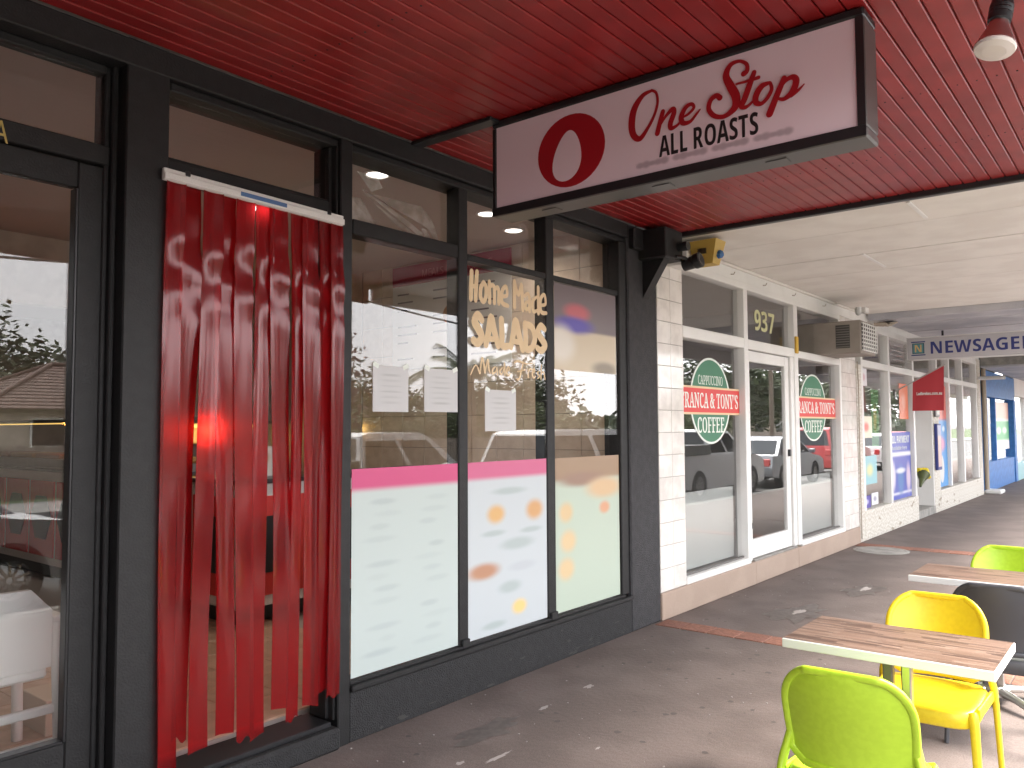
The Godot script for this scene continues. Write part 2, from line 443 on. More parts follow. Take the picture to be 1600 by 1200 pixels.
func make_materials() -> void:
	M.black = rough_mat(lin(0.0075, 0.0070, 0.0078), lin(0.0120, 0.0112, 0.0120), 0.6, 0.8, 0.02, 0.25, 0.05, 11)
	M.black_render = rough_mat(lin(0.032, 0.031, 0.034), lin(0.044, 0.042, 0.045), 0.75, 0.9, 0.02, 0.3, 0.2, 12)
	M.black_riser = rough_mat(lin(0.016, 0.0155, 0.0165), lin(0.024, 0.023, 0.0245), 0.75, 0.7, 0.02, 0.35, 0.2, 40)
	M.black_satin = mat(lin(0.02, 0.02, 0.022), 0.35)
	M.red_board = rough_mat(lin(0.245, 0.011, 0.012), lin(0.31, 0.017, 0.018), 0.36, 1.6, 0.008, 0.16, 0.0, 13)
	M.white_paint = rough_mat(lin(0.76, 0.745, 0.72), lin(0.81, 0.795, 0.77), 0.5, 2.6, 0.006, 0.08, 0.0, 14)
	M.white_sheet = rough_mat(lin(0.74, 0.70, 0.65), lin(0.80, 0.765, 0.715), 0.8, 2.4, 0.008, 0.1, 0.0, 15)
	M.grey_sheet = rough_mat(lin(0.42, 0.42, 0.46), lin(0.55, 0.54, 0.57), 0.85, 3.7, 0.006, 0.15, 0.0, 16)
	M.tile = rough_mat(lin(0.74, 0.70, 0.66), lin(0.82, 0.78, 0.74), 0.08, 0.7, 0.006, 0.0, 0.0, 17)
	M.tile_b = rough_mat(lin(0.70, 0.655, 0.615), lin(0.79, 0.745, 0.70), 0.1, 0.6, 0.006, 0.0, 0.0, 18)
	M.grout = mat(lin(0.34, 0.31, 0.28), 0.9)
	M.beige = rough_mat(lin(0.40, 0.30, 0.238), lin(0.43, 0.325, 0.26), 0.6, 2.3, 0.008, 0.12, 0.05, 19)
	M.peeling = rough_mat(lin(0.60, 0.54, 0.46), lin(0.80, 0.77, 0.71), 0.8, 0.5, 0.02, 0.2, 0.2, 20)
	M.flake = mat(lin(0.40, 0.34, 0.27), 0.9)
	M.glass = glass(lin(0.02, 0.022, 0.022), 0.03)
	M.glass_grey = glass(lin(0.10, 0.105, 0.10), 0.10)
	M.asphalt = rough_mat(lin(0.142, 0.110, 0.098), lin(0.178, 0.140, 0.126), 0.8, 2.9, 0.008, 0.34, 0.10, 21)
	M.road = rough_mat(lin(0.10, 0.098, 0.095), lin(0.14, 0.137, 0.132), 0.85, 4.0, 0.01, 0.3, 0.4, 22)
	M.paver = rough_mat(lin(0.25, 0.105, 0.07), lin(0.34, 0.15, 0.10), 0.8, 0.5, 0.02, 0.25, 0.1, 23)
	M.paver_b = rough_mat(lin(0.22, 0.095, 0.066), lin(0.29, 0.13, 0.09), 0.8, 0.5, 0.02, 0.25, 0.1, 24)
	M.concrete = rough_mat(lin(0.28, 0.27, 0.25), lin(0.38, 0.36, 0.33), 0.85, 1.5, 0.012, 0.25, 0.1, 25)
	M.metal = mat(lin(0.62, 0.61, 0.6), 0.28, 1.0)
	M.steel_dark = mat(lin(0.22, 0.21, 0.2), 0.4, 0.85)
	M.lime = rough_mat(lin(0.36, 0.53, 0.024), lin(0.40, 0.58, 0.03), 0.42, 0.35, 0.02, 0.05, 0.0, 81)
	M.yellow = rough_mat(lin(0.66, 0.475, 0.010), lin(0.71, 0.525, 0.014), 0.42, 0.35, 0.02, 0.05, 0.0, 82)
	M.charcoal = mat(lin(0.05, 0.05, 0.058), 0.5)
	M.white_plastic = mat(lin(0.8, 0.8, 0.77), 0.4)
	M.rubber = mat(lin(0.02, 0.02, 0.02), 0.7)
	M.sign_face = mat(lin(0.86, 0.69, 0.75), 0.3)
	M.sign_red = mat(lin(0.40, 0.012, 0.02), 0.4)
	M.sign_black = mat(lin(0.018, 0.016, 0.018), 0.45)
	M.cream_ink = mat(lin(0.72, 0.54, 0.33), 0.6)
	M.red_ink = mat(lin(0.66, 0.045, 0.04), 0.5)
	M.green_ink = mat(lin(0.03, 0.17, 0.085), 0.5)
	M.pale_ink = mat(lin(0.74, 0.78, 0.72), 0.6)
	M.navy = mat(lin(0.035, 0.045, 0.20), 0.5)
	M.blue_paint = rough_mat(lin(0.03, 0.15, 0.42), lin(0.042, 0.19, 0.50), 0.5, 1.2, 0.012, 0.1, 0.0, 26)
	M.paper = mat(lin(0.62, 0.62, 0.61), 0.7)
	M.wall_in = rough_mat(lin(0.52, 0.47, 0.41), lin(0.62, 0.57, 0.50), 0.8, 1.5, 0.01, 0.0, 0.0, 27)
	M.ceil_in = mat(lin(0.52, 0.46, 0.42), 0.85)
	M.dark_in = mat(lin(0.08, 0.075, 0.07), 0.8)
	M.floor_tile = rough_mat(lin(0.50, 0.33, 0.23), lin(0.60, 0.41, 0.30), 0.3, 0.7, 0.01, 0.1, 0.0, 28)
	M.floor_tile_b = rough_mat(lin(0.45, 0.29, 0.20), lin(0.55, 0.37, 0.27), 0.3, 0.7, 0.01, 0.1, 0.0, 29)
	M.wall_tile = rough_mat(lin(0.60, 0.50, 0.41), lin(0.68, 0.58, 0.48), 0.15, 0.9, 0.008, 0.0, 0.0, 30)
	M.car_white = mat(lin(0.78, 0.78, 0.77), 0.3)
	M.car_white.clearcoat_enabled = true
	M.car_silver = mat(lin(0.42, 0.43, 0.45), 0.3, 0.6)
	M.car_red = mat(lin(0.55, 0.02, 0.02), 0.3)
	M.car_red.clearcoat_enabled = true
	M.car_dark = mat(lin(0.03, 0.03, 0.035), 0.25)
	M.car_glass = mat(lin(0.015, 0.018, 0.02), 0.03)
	M.bark = rough_mat(lin(0.10, 0.075, 0.055), lin(0.2, 0.16, 0.12), 0.9, 0.6, 0.03, 0.3, 0.0, 31)
	M.leaf = mat(lin(0.06, 0.085, 0.03), 0.6)
	M.leaf.vertex_color_use_as_albedo = true
	M.leaf.albedo_color = Color.WHITE
	M.leaf.backlight_enabled = true
	M.leaf.backlight = Color(0.25, 0.3, 0.15)
	M.grass = rough_mat(lin(0.045, 0.075, 0.02), lin(0.09, 0.12, 0.04), 0.95, 3.0, 0.03, 0.4, 0.0, 32)
	M.roof_tile = rough_mat(lin(0.13, 0.075, 0.06), lin(0.22, 0.13, 0.10), 0.8, 2.0, 0.03, 0.3, 0.0, 33)
	M.weatherboard = mat(lin(0.55, 0.46, 0.38), 0.7)
	M.pvc_red = mat(lin(0.58, 0.016, 0.022), 0.15)
	M.pvc_red.metallic_specular = 0.38
	M.pvc_red.refraction_enabled = true
	M.pvc_red.refraction_scale = 0.045
	M.pvc_red.albedo_color.a = 0.17
	M.canvas = mat(lin(0.05, 0.05, 0.055), 0.8)
	M.lamp = glow(lin(1.0, 0.94, 0.86), 0.7)
	M.warm_tube = glow(lin(1.0, 0.66, 0.18), 0.14)
	M.roast = rough_mat(lin(0.25, 0.09, 0.03), lin(0.45, 0.22, 0.08), 0.5, 0.2, 0.03, 0.0, 0.0, 51)
	M.roast2 = rough_mat(lin(0.40, 0.22, 0.06), lin(0.6, 0.4, 0.15), 0.5, 0.2, 0.03, 0.0, 0.0, 52)
	M.sign_frame = mat(lin(0.13, 0.125, 0.12), 0.38, 0.6)
	# table laminate: thin printed staves running along local z
	var im := Image.create(256, 512, false, Image.FORMAT_RGB8)
	var r := RandomNumberGenerator.new()
	r.seed = 77
	for row in 32:
		var y := 0
		while y < 512:
			var len_ := r.randi_range(60, 220)
			var t := r.randf()
			var base := lin(0.14, 0.085, 0.060).lerp(lin(0.215, 0.14, 0.105), t)
			if r.randf() < 0.22:
				base = lin(0.075, 0.043, 0.031).lerp(lin(0.105, 0.064, 0.047), r.randf())
			for yy in range(y, mini(y + len_, 512)):
				for xx in 8:
					var streak := 0.86 + 0.14 * sin(xx * 2.1 + yy * 0.02 + row) + r.randf() * 0.10
					var c := base * streak
					if r.randf() < 0.012:
						c = lin(0.36, 0.28, 0.23)
					im.set_pixel(row * 8 + xx, yy, c.linear_to_srgb())
			y += len_
		for k in r.randi_range(0, 3):
			var y0 := r.randi_range(0, 460)
			var ln := r.randi_range(12, 50)
			for yy in range(y0, y0 + ln):
				im.set_pixel(row * 8 + r.randi_range(0, 2), yy, lin(0.42, 0.34, 0.28).linear_to_srgb())
	M.laminate = StandardMaterial3D.new()
	M.laminate.albedo_texture = ImageTexture.create_from_image(im)
	M.laminate.roughness = 0.42

# ---------------------------------------------------------------- scene
func _ready() -> void:
	rng.seed = 4242
	# camera
	var cam := Camera3D.new()
	cam.name = "Camera"
	var yaw := deg_to_rad(38.85)
	var pitch := deg_to_rad(3.09)
	var roll := -0.0052
	var f := v(cos(yaw) * cos(pitch), sin(pitch), -sin(yaw) * cos(pitch))
	var r := f.cross(Vector3.UP).normalized()
	var u := r.cross(f)
	var r2 := r * cos(roll) + u * sin(roll)
	var u2 := u * cos(roll) - r * sin(roll)
	cam.transform = Transform3D(Basis(r2, u2, -f), v(0, 1.64, 3.36))
	cam.fov = rad_to_deg(2.0 * atan(600.0 / 1260.0))
	cam.near = 0.05
	cam.far = 900.0
	add_child(cam)
	cam.current = true
	# sky, exposure
	var env := Environment.new()
	env.background_mode = Environment.BG_SKY
	var sky := Sky.new()
	var psm := ProceduralSkyMaterial.new()
	psm.sky_top_color = Color(0.86, 0.88, 0.91)
	psm.sky_horizon_color = Color(0.97, 0.96, 0.96)
	psm.sky_curve = 0.2
	psm.sky_energy_multiplier = 0.84
	psm.ground_bottom_color = Color(0.30, 0.29, 0.28)
	psm.ground_horizon_color = Color(0.6, 0.59, 0.58)
	psm.sun_angle_max = 1.0
	psm.sky_cover = noise_tex(0.006, lin(0, 0, 0), lin(0.16, 0.16, 0.155), 5, 5, 0.35, 0.75, 512)
	sky.sky_material = psm
	env.sky = sky
	env.ambient_light_source = Environment.AMBIENT_SOURCE_SKY
	env.tonemap_mode = Environment.TONE_MAPPER_LINEAR
	env.tonemap_exposure = 11.6
	env.sdfgi_enabled = true
	env.ssao_enabled = true
	env.ssil_enabled = true
	var we := WorldEnvironment.new()
	we.name = "Environment"
	we.environment = env
	add_child(we)
	# veiled sun, high over the street
	var sun := DirectionalLight3D.new()
	sun.name = "Sun"
	sun.light_energy = 0.45
	sun.light_color = Color(1.0, 0.97, 0.93)
	sun.light_angular_distance = 25.0
	sun.shadow_enabled = true
	sun.sky_mode = DirectionalLight3D.SKY_MODE_LIGHT_ONLY
	sun.look_at_from_position(v(6, 20, 14), Vector3.ZERO)
	add_child(sun)
	make_materials()

	ground()
	roast_shop()
	roast_interior()
	coffee_shop()
	news_shop()
	blue_shop()
	awnings()
	street_side()
	sign_board()
	strip_curtain()
	roast_prints()
	coffee_prints()
	news_prints()
	furniture()
	fittings()

func ground() -> void:
	struct("ground", box_mesh(v(700, 0.4, 700), 0.01), M.grass, v(40, -0.36, 0))
	struct("road", box_mesh(v(500, 0.05, 9.6), 0.01), M.road, v(40, -0.155, 9.1))
	var path := struct("footpath", box_mesh(v(120, 0.3, 4.4), 0.01), M.asphalt, v(30, -0.15, 2.0))
	var far_path := struct("far_footpath", box_mesh(v(200, 0.3, 2.6), 0.01), M.concrete, v(40, -0.15, 15.2))
	far_path.set_meta("kind", "structure")
	# kerb stones
	var kerb := struct("kerb", box_mesh(v(120, 0.28, 0.1), 0.02), M.concrete, v(30, -0.145, 4.26))
	for i in 24:
		bx(kerb, "kerb_stone", v(-32 + i * 2.4, -0.145, 0.05), v(-32 + i * 2.4 + 2.385, 0.148, 0.2), M.concrete, 0.02)
	# terracotta pavers let into the asphalt at the shop boundaries
	var k := 0
	for row in [[6.02, 6.245], [11.62, 11.9]]:
		var z := 0.02
		while z < 4.15:
			var o := bx(path, "paver", v(row[0] - 30, 0.10, z - 2.0), v(row[1] - 30, 0.155 + rng.randf() * 0.002, z + 0.222 - 2.0), M.paver if k % 3 else M.paver_b, 0.004)
			o.rotation.y = rng.randf_range(-0.006, 0.006)
			z += 0.23
			k += 1
	# marks trodden and spilt on the footpath
	var white_mark := mat(lin(0.36, 0.32, 0.30), 0.8)
	var dark_mark := rough_mat(lin(0.10, 0.082, 0.073), lin(0.145, 0.118, 0.105), 0.5, 0.9, 0.03, 0.3, 0.0, 44)
	for s in [[4.35, 0.47, 0.055, 0.03, 0], [3.86, 0.48, 0.06, 0.02, 0], [3.15, 0.72, 0.12, 0.018, 0], [2.98, 0.62, 0.035, 0.02, 0], [3.55, 1.05, 0.03, 0.012, 0], [7.15, 0.80, 0.55, 0.26, 1], [7.2, 0.8, 0.14, 0.05, 2], [8.55, 0.97, 0.5, 0.2, 1], [8.6, 0.97, 0.17, 0.05, 2], [4.02, 0.2, 0.08, 0.01, 1], [3.4, 0.45, 0.3, 0.12, 1], [2.95, 0.95, 0.3, 0.14, 1]]:
		var st := st_new()
		var n := 22
		var pts := []
		for i in n:
			var a := TAU * i / n
			var rr := rng.randf_range(0.45, 1.0)
			pts.append(v(s[0] - 30 + cos(a) * s[2] * rr, 0.152 + (0.0015 if s[4] == 2 else 0.0), s[1] - 2 + sin(a) * s[3] * rr))
		var c := v(s[0] - 30, 0.152 + (0.0015 if s[4] == 2 else 0.0), s[1] - 2)
		for i in n:
			tri(st, c, pts[i], pts[(i + 1) % n], Vector3.UP)
		part(path, "stain", st.commit(), dark_mark if s[4] == 1 else white_mark)
	# crumbs and gum flecks
	var flecks := st_new()
	for i in 150:
		var x := rng.randf_range(2.2, 9.5)
		var z := absf(rng.randfn(0.0, 1.1)) + 0.05
		if z > 3.6:
			continue
		var s := rng.randf_range(0.002, 0.0065)
		add_box(flecks, v(x - 30 - s, 0.15, z - 2 - s * 0.6), v(x - 30 + s, 0.1535, z - 2 + s * 0.6), 0.001)
	var fl := part(path, "fleck", flecks.commit(), white_mark)
	fl.set_meta("kind", "stuff")
	var gum := st_new()
	for i in 260:
		var x := rng.randf_range(2.2, 11)
		var z := rng.randf_range(0.1, 3.6)
		var s := rng.randf_range(0.008, 0.022)
		var pts := []
		for q in 8:
			pts.append(v(x - 30 + cos(TAU * q / 8) * s * rng.randf_range(0.7, 1.2), 0.1515, z - 2 + sin(TAU * q / 8) * s * rng.randf_range(0.7, 1.2)))
		for q in range(1, 7):
			tri(gum, pts[0], pts[q], pts[q + 1], Vector3.UP)
	var gm := part(path, "gum_spot", gum.commit(), mat(lin(0.085, 0.07, 0.063), 0.8))
	gm.set_meta("kind", "stuff")
	# inspection cover and two loose flags
	var lid := thing("inspection_cover", "round worn concrete inspection cover beside the coffee shop corner", "drain cover", v(11.35, 0.0, 0.42))
	lathe(lid, "rim", [Vector2(0.34, 0.0), Vector2(0.34, 0.008), Vector2(0.30, 0.01), Vector2(0.30, 0.004)], M.concrete)
	lathe(lid, "lid", [Vector2(0.295, 0.003), Vector2(0.29, 0.009), Vector2(0.0, 0.011)], M.concrete)

func pane(parent: Node, lo: Vector3, hi: Vector3, m: Material = null) -> MeshInstance3D:
	return part(parent, "pane", box_mesh(hi - lo, 0.0005), m if m else M.glass, (lo + hi) * 0.5)

func roast_shop() -> void:
	var s := thing("takeaway_shop", "near takeaway shop with charcoal painted frames and a red strip-curtain doorway", "shop")
	var K: Material = M.black
	var R: Material = M.black_render
	# piers
	bx(s, "pier", v(1.585, 0, -0.2), v(1.775, 3.31, 0), K, 0.006)
	bx(s, "pier", v(2.73, 0, -0.2), v(2.81, 3.31, 0.0), K, 0.006)
	bx(s, "bead", v(2.70, 0.14, -0.2), v(2.73, 3.15, -0.06), K, 0.006)
	bx(s, "bead", v(2.715, 0.14, -0.1), v(2.729, 3.15, -0.022), K, 0.005)
	bx(s, "pier", v(5.69, 0, -0.25), v(6.168, 3.31, 0.0), R, 0.012)
	bx(s, "bead", v(1.56, 0.1, -0.2), v(1.584, 3.2, -0.07), K, 0.005)
	bx(s, "bead", v(1.775, 0.14, -0.2), v(1.79, 3.15, -0.04), K, 0.005)
	# fascia and heads
	bx(s, "fascia_board", v(-1.6, 3.19, -0.2), v(5.69, 3.305, 0.006), K, 0.006)
	bx(s, "fascia_board", v(1.79, 3.15, -0.2), v(5.69, 3.189, -0.03), K, 0.006)
	# the door with its letter, and the light above it
	var d := part(s, "door", box_mesh(v(0.105, 2.60, 0.05), 0.005), K, v(1.495, 1.455, -0.135))
	bx(d, "rail", v(-0.95, 1.19, -0.025), v(-0.054, 1.30, 0.025), K)
	bx(d, "rail", v(-0.95, -1.30, -0.025), v(-0.054, -1.065, 0.025), K)
	bx(d, "stile", v(-1.06, -1.30, -0.0255), v(-0.951, 1.30, 0.0255), K)
	bx(d, "bead", v(-0.064, -1.06, -0.02), v(-0.053, 1.185, 0.034), M.black_satin, 0.003)
	bx(d, "bead", v(-0.95, -1.064, -0.02), v(-0.066, -1.052, 0.034), M.black_satin, 0.003)
	pane(d, v(-0.95, -1.064, -0.004), v(-0.054, 1.189, 0.004))
	tube(d, "handle", [v(-1.0, -0.6, 0.05), v(-1.0, -0.1, 0.05)], 0.012, M.metal)
	bx(s, "head", v(0.40, 2.762, -0.2), v(1.56, 2.845, -0.09), K)
	bx(s, "frame_post", v(1.54, 0.14, -0.2), v(1.562, 3.19, -0.1), K)
	text(s, "letter", "A", v(1.145, 2.792, -0.0885), 0.05, 0.085, mat(lin(0.5, 0.38, 0.12), 0.4), 0.0, "Droid Sans", false, 0.003)
	var tl := bx(s, "fanlight", v(0.40, 3.155, -0.16), v(1.54, 3.19, -0.09), K)
	pane(tl, v(-0.57, -0.328, 0.0), v(0.57, -0.018, 0.007))
	bx(s, "frame_post", v(0.30, 0.0, -0.2), v(0.43, 3.19, -0.08), K)
	bx(s, "wall_panel", v(-1.6, 0.0, -0.2), v(0.30, 3.19, -0.05), K)
	bx(s, "threshold", v(0.43, 0.0, -0.3), v(1.585, 0.135, -0.02), M.black_riser, 0.012)
	# doorway of the strip curtain
	bx(s, "threshold", v(1.775, 0.0, -0.3), v(2.73, 0.112, 0.03), M.black_riser, 0.015)
	bx(s, "door_sill", v(1.79, 0.112, -0.22), v(2.70, 0.138, -0.015), M.black_satin, 0.005)
	bx(s, "head", v(1.79, 2.77, -0.16), v(2.70, 2.845, -0.05), K)
	var tl2 := bx(s, "fanlight", v(1.79, 2.845, -0.12), v(2.70, 2.862, -0.07), K)
	pane(tl2, v(-0.455, 0.009, -0.003), v(0.455, 0.296, 0.004))
	# the shop window: sill, mullions, transoms, six panes
	bx(s, "stall_riser", v(2.81, 0.0, -0.25), v(5.69, 0.262, -0.004), M.black_riser, 0.006)
	bx(s, "sill", v(2.81, 0.262, -0.12), v(5.69, 0.292, 0.02), K, 0.008)
	bx(s, "sill", v(2.82, 0.292, -0.12), v(5.62, 0.309, -0.012), K, 0.005)
	for m in [[3.685, 3.77], [4.605, 4.70]]:
		bx(s, "mullion", v(m[0], 0.309, -0.14), v(m[1], 3.15, -0.03), K, 0.006)
		bx(s, "mullion_foot", v(m[0] + 0.01, 0.293, -0.03), v(m[1] - 0.01, 0.345, -0.006), K, 0.004)
	bx(s, "jamb", v(5.585, 0.309, -0.14), v(5.69, 3.15, -0.02), K, 0.006)
	bx(s, "jamb", v(2.81, 0.309, -0.14), v(2.842, 3.15, -0.05), K, 0.006)
	bx(s, "transom", v(2.842, 2.70, -0.14), v(3.685, 2.783, -0.033), K, 0.006)
	bx(s, "transom", v(3.77, 2.70, -0.14), v(4.605, 2.742, -0.033), K, 0.006)
	bx(s, "transom", v(4.70, 2.70, -0.14), v(5.585, 2.742, -0.033), K, 0.006)
	for w in [[2.842, 3.685, 2.783], [3.77, 4.605, 2.742], [4.70, 5.585, 2.742]]:
		pane(s, v(w[0], 0.309, -0.046), v(w[1], 2.70, -0.040))
		pane(s, v(w[0], w[2], -0.116), v(w[1], 3.15, -0.110))
	var scuff := mat(lin(0.05, 0.046, 0.044), 0.85)
	for i in 26:
		var x := rng.randf_range(2.85, 6.1)
		var y := 0.015 + pow(rng.randf(), 2.0) * 0.2
		var st := st_new()
		var pts := []
		var lx := rng.randf_range(0.01, 0.05)
		var ly := rng.randf_range(0.003, 0.012)
		for q in 9:
			var rr := rng.randf_range(0.5, 1.0)
			pts.append(v(x + cos(TAU * q / 9) * lx * rr, y + sin(TAU * q / 9) * ly * rr, -0.0028 if x < 5.66 else 0.0014))
		for q in range(1, 8):
			tri(st, pts[0], pts[q], pts[q + 1], Vector3(0, 0, 1))
		if x < 5.62 or x > 5.75:
			part(s, "scuff", st.commit(), scuff)
	# capital of the end pier: short beam out under the awning on a raking bracket
	bx(s, "bracket_beam", v(5.86, 3.03, 0.0), v(6.16, 3.28, 0.26), K, 0.01)
	bx(s, "bracket_beam", v(5.70, 3.10, 0.0), v(5.855, 3.27, 0.06), K, 0.01)
	var br := PackedVector2Array([Vector2(0, 2.72), Vector2(0, 3.03), Vector2(0.2, 3.03)])
	var bo := prism(s, "bracket", br, -0.05, 0.05, K, v(5.98, 0, 0.0))
	bo.rotation.y = -PI / 2
	# upper wall over the awning
	bx(s, "upper_wall", v(-1.6, 3.42, -0.3), v(6.168, 7.2, 0.0), M.white_paint, 0.01)

func roast_interior() -> void:
	var s: Node3D = get_node("takeaway_shop")
	bx(s, "ceiling", v(-1.6, 3.36, -10.2), v(6.168, 3.50, -0.2), M.ceil_in, 0.002)
	var fl := bx(s, "floor", v(-1.6, -0.1, -10.2), v(6.168, FL - 0.012, -0.3), M.grout, 0.002)
	var fo: Vector3 = fl.position
	for i in 7:
		for j in 8:
			var x := 1.5 + i * 0.33
			var z := -0.3 - j * 0.33
			bx(fl, "tile", v(x + 0.003, FL - 0.013, z - 0.327) - fo, v(x + 0.327, FL, z - 0.003) - fo, M.floor_tile if (i * 3 + j * 5) % 4 else M.floor_tile_b, 0.002)
	bx(fl, "tile_field", v(-1.5, FL - 0.013, -10) - fo, v(1.495, FL, -0.3) - fo, M.floor_tile, 0.002)
	bx(s, "back_wall", v(-1.6, -0.1, -10.4), v(6.168, 3.5, -10.2), M.wall_in, 0.002)
	bx(s, "side_wall", v(-1.75, -0.1, -10.4), v(-1.6, 3.5, 0.0), M.wall_in, 0.002)
	var sw := bx(s, "side_wall", v(5.87, -0.1, -10.2), v(6.168, 3.36, -0.26), M.grout, 0.002)
	var so: Vector3 = sw.position
	for i in 10:
		for j in 10:
			var z := -0.27 - i * 0.32
			var y := FL + 0.02 + j * 0.32
			bx(sw, "tile", v(5.86, y + 0.0025, z - 0.3175) - so, v(5.871, y + 0.3175, z - 0.0025) - so, M.wall_tile, 0.002)
	bx(s, "wall_lining", v(5.855, FL, -10.2), v(5.869, 3.36, -3.48), M.wall_in, 0.002)
	# kitchen wall behind the counter with a dark opening
	bx(s, "kitchen_wall", v(3.95, FL, -5.3), v(5.855, 3.36, -5.15), M.wall_in, 0.002)
	bx(s, "bulkhead", v(-1.6, 2.75, -4.5), v(3.94, 3.36, -4.35), M.wall_in, 0.002)
	# ceiling lamps
	var first: Node3D = null
	var where := [[3.62, -0.72, "first row, by the second pane"], [4.86, -0.80, "first row, between the second and third panes"], [4.88, -2.13, "second row, above the counter front"], [3.60, -2.05, "over the counter corner, seen through the strip curtain"], [3.38, -6.2, "deep inside, upper of two seen through the lettered door"], [4.5, -8.6, "at the back, lower of two seen through the lettered door"], [5.42, -0.98, "against the tiled side wall, behind the third pane"], [1.2, -2.4, "at the left, above the lettered door's aisle"]]
	for w in where:
		var d := thing("downlight", "round lit ceiling downlight " + w[2], "downlight", v(w[0], 3.36, w[1]), "downlights in the takeaway shop ceiling")
		lathe(d, "rim", [Vector2(0.095, 0.0), Vector2(0.095, -0.006), Vector2(0.078, -0.012), Vector2(0.07, -0.004)], M.white_plastic)
		lathe(d, "lamp", [Vector2(0.07, -0.005), Vector2(0.05, -0.012), Vector2(0.0, -0.014)], M.lamp)
		var l := SpotLight3D.new()
		l.name = "light"
		l.light_energy = 0.075
		l.light_color = Color(1.0, 0.93, 0.86)
		l.light_size = 0.07
		l.spot_range = 12.0
		l.spot_angle = 78.0
		l.spot_attenuation = 2.0
		l.shadow_enabled = true
		l.position = v(0, -0.03, 0)
		l.rotation.x = -PI / 2
		d.add_child(l, true)
	# counter: corner towards the door
	var c := thing("counter", "white and red shop counter with black hexagons behind the red strips", "counter", v(3.44, FL, -2.06))
	var Wm: Material = M.white_paint
	bx(c, "carcass", v(0.02, 0.14, -6.0), v(0.62, 1.08, -0.02), Wm)
	bx(c, "carcass", v(0.62, 0.14, -0.62), v(2.40, 1.08, -0.02), Wm)
	bx(c, "benchtop", v(-0.03, 1.08, -6.02), v(0.66, 1.115, 0.03), M.black_satin)
	bx(c, "benchtop", v(0.66, 1.08, -0.66), v(2.41, 1.115, 0.03), M.black_satin)
	bx(c, "plinth", v(0.10, 0.0, -5.9), v(0.60, 0.14, -0.14), M.black_satin)
	bx(c, "plinth", v(0.60, 0.0, -0.6), v(2.38, 0.14, -0.14), M.black_satin)
	var hexa := PackedVector2Array()
	for i in 6:
		hexa.append(Vector2(cos(TAU * i / 6) * 0.25, sin(TAU * i / 6) * 0.25))
	for i in 3:
		var x := 0.06 + i * 0.64
		bx(c, "red_panel", v(x, 0.22, -0.021), v(x + 0.58, 0.98, -0.006), M.red_ink)
		prism(c, "hexagon", hexa, -0.008, 0.002, M.sign_black, v(x + 0.29 - (0.09 if i == 0 else 0.0), 0.61, 0))
	for i in 9:
		var z := -0.06 - i * 0.64
		bx(c, "red_panel", v(0.006, 0.22, z - 0.58), v(0.021, 0.98, z), M.red_ink)
		var h := prism(c, "hexagon", hexa, -0.005, 0.005, M.sign_black, v(0.003, 0.61, z - 0.29))
		h.rotation.y = -PI / 2
	# heated display on the counter
	var hd := thing("food_display", "glass food display with a lit shelf standing along the counter", "display case", v(3.52, FL + 1.116, -5.2))
	bx(hd, "base", v(0, 0, -2.6), v(0.5, 0.08, 1.9), M.steel_dark)
	bx(hd, "top_shelf", v(0, 0.46, -2.6), v(0.42, 0.49, 1.9), M.steel_dark)
	bx(hd, "heat_strip", v(0.1, 0.444, -2.5), v(0.122, 0.456, 1.8), M.warm_tube)
	part(hd, "front_glass", box_mesh(v(0.006, 0.4, 4.4), 0.001), M.glass, v(0.02, 0.27, -0.35))
	for i in 6:
		bx(hd, "tray", v(0.08, 0.08, -2.4 + i * 0.7), v(0.45, 0.13, -1.8 + i * 0.7), [M.roast, M.roast2][i % 2], 0.02)
	var l2 := OmniLight3D.new()
	l2.name = "light"
	l2.light_energy = 0.005
	l2.light_color = Color(1.0, 0.62, 0.25)
	l2.light_size = 0.02
	l2.omni_range = 8.0
	l2.shadow_enabled = true
	l2.position = v(0.111, 0.436, -0.35)
	hd.add_child(l2, true)
	# kitchen shelf with a lit tube
	var sh := thing("kitchen_shelf", "steel kitchen shelf with a yellowish lit tube under it", "shelf", v(3.98, 1.70, -5.15))
	bx(sh, "shelf_board", v(0, 0, 0), v(1.8, 0.03, 0.4), M.steel_dark)
	bx(sh, "tube", v(0.05, -0.04, 0.33), v(1.55, -0.012, 0.36), M.warm_tube)
	for x in [0.1, 0.9, 1.7]:
		bx(sh, "bracket", v(x, -0.2, 0.0), v(x + 0.03, -0.001, 0.03), M.steel_dark)
	var l3 := OmniLight3D.new()
	l3.name = "light"
	l3.light_energy = 0.02
	l3.light_color = Color(1.0, 0.78, 0.42)
	l3.light_size = 0.05
	l3.omni_range = 8.0
	l3.shadow_enabled = true
	l3.position = v(0.8, -0.07, 0.36)
	sh.add_child(l3, true)
	var oven := thing("oven", "tall stainless oven against the kitchen wall", "oven", v(4.3, FL, -5.14))
	bx(oven, "body", v(0, 0.1, 0), v(0.9, 1.35, 0.55), M.steel_dark, 0.01)
	bx(oven, "door", v(0.06, 0.3, 0.55), v(0.84, 1.1, 0.575), M.black_satin, 0.008)
	tube(oven, "handle", [v(0.12, 1.14, 0.60), v(0.78, 1.14, 0.60)], 0.012, M.metal)
	for x in [0.05, 0.8]:
		bx(oven, "foot", v(x, 0, 0.05), v(x + 0.05, 0.1, 0.1), M.steel_dark)
	# a printed carton and pots on the benchtop
	var cp := thing("printed_carton", "white carton printed with food pictures standing on the counter corner", "box", v(3.62, FL + 1.116, -2.28))
	bx(cp, "carton", v(-0.02, 0, -0.16), v(0.28, 0.24, 0.0), M.paper)
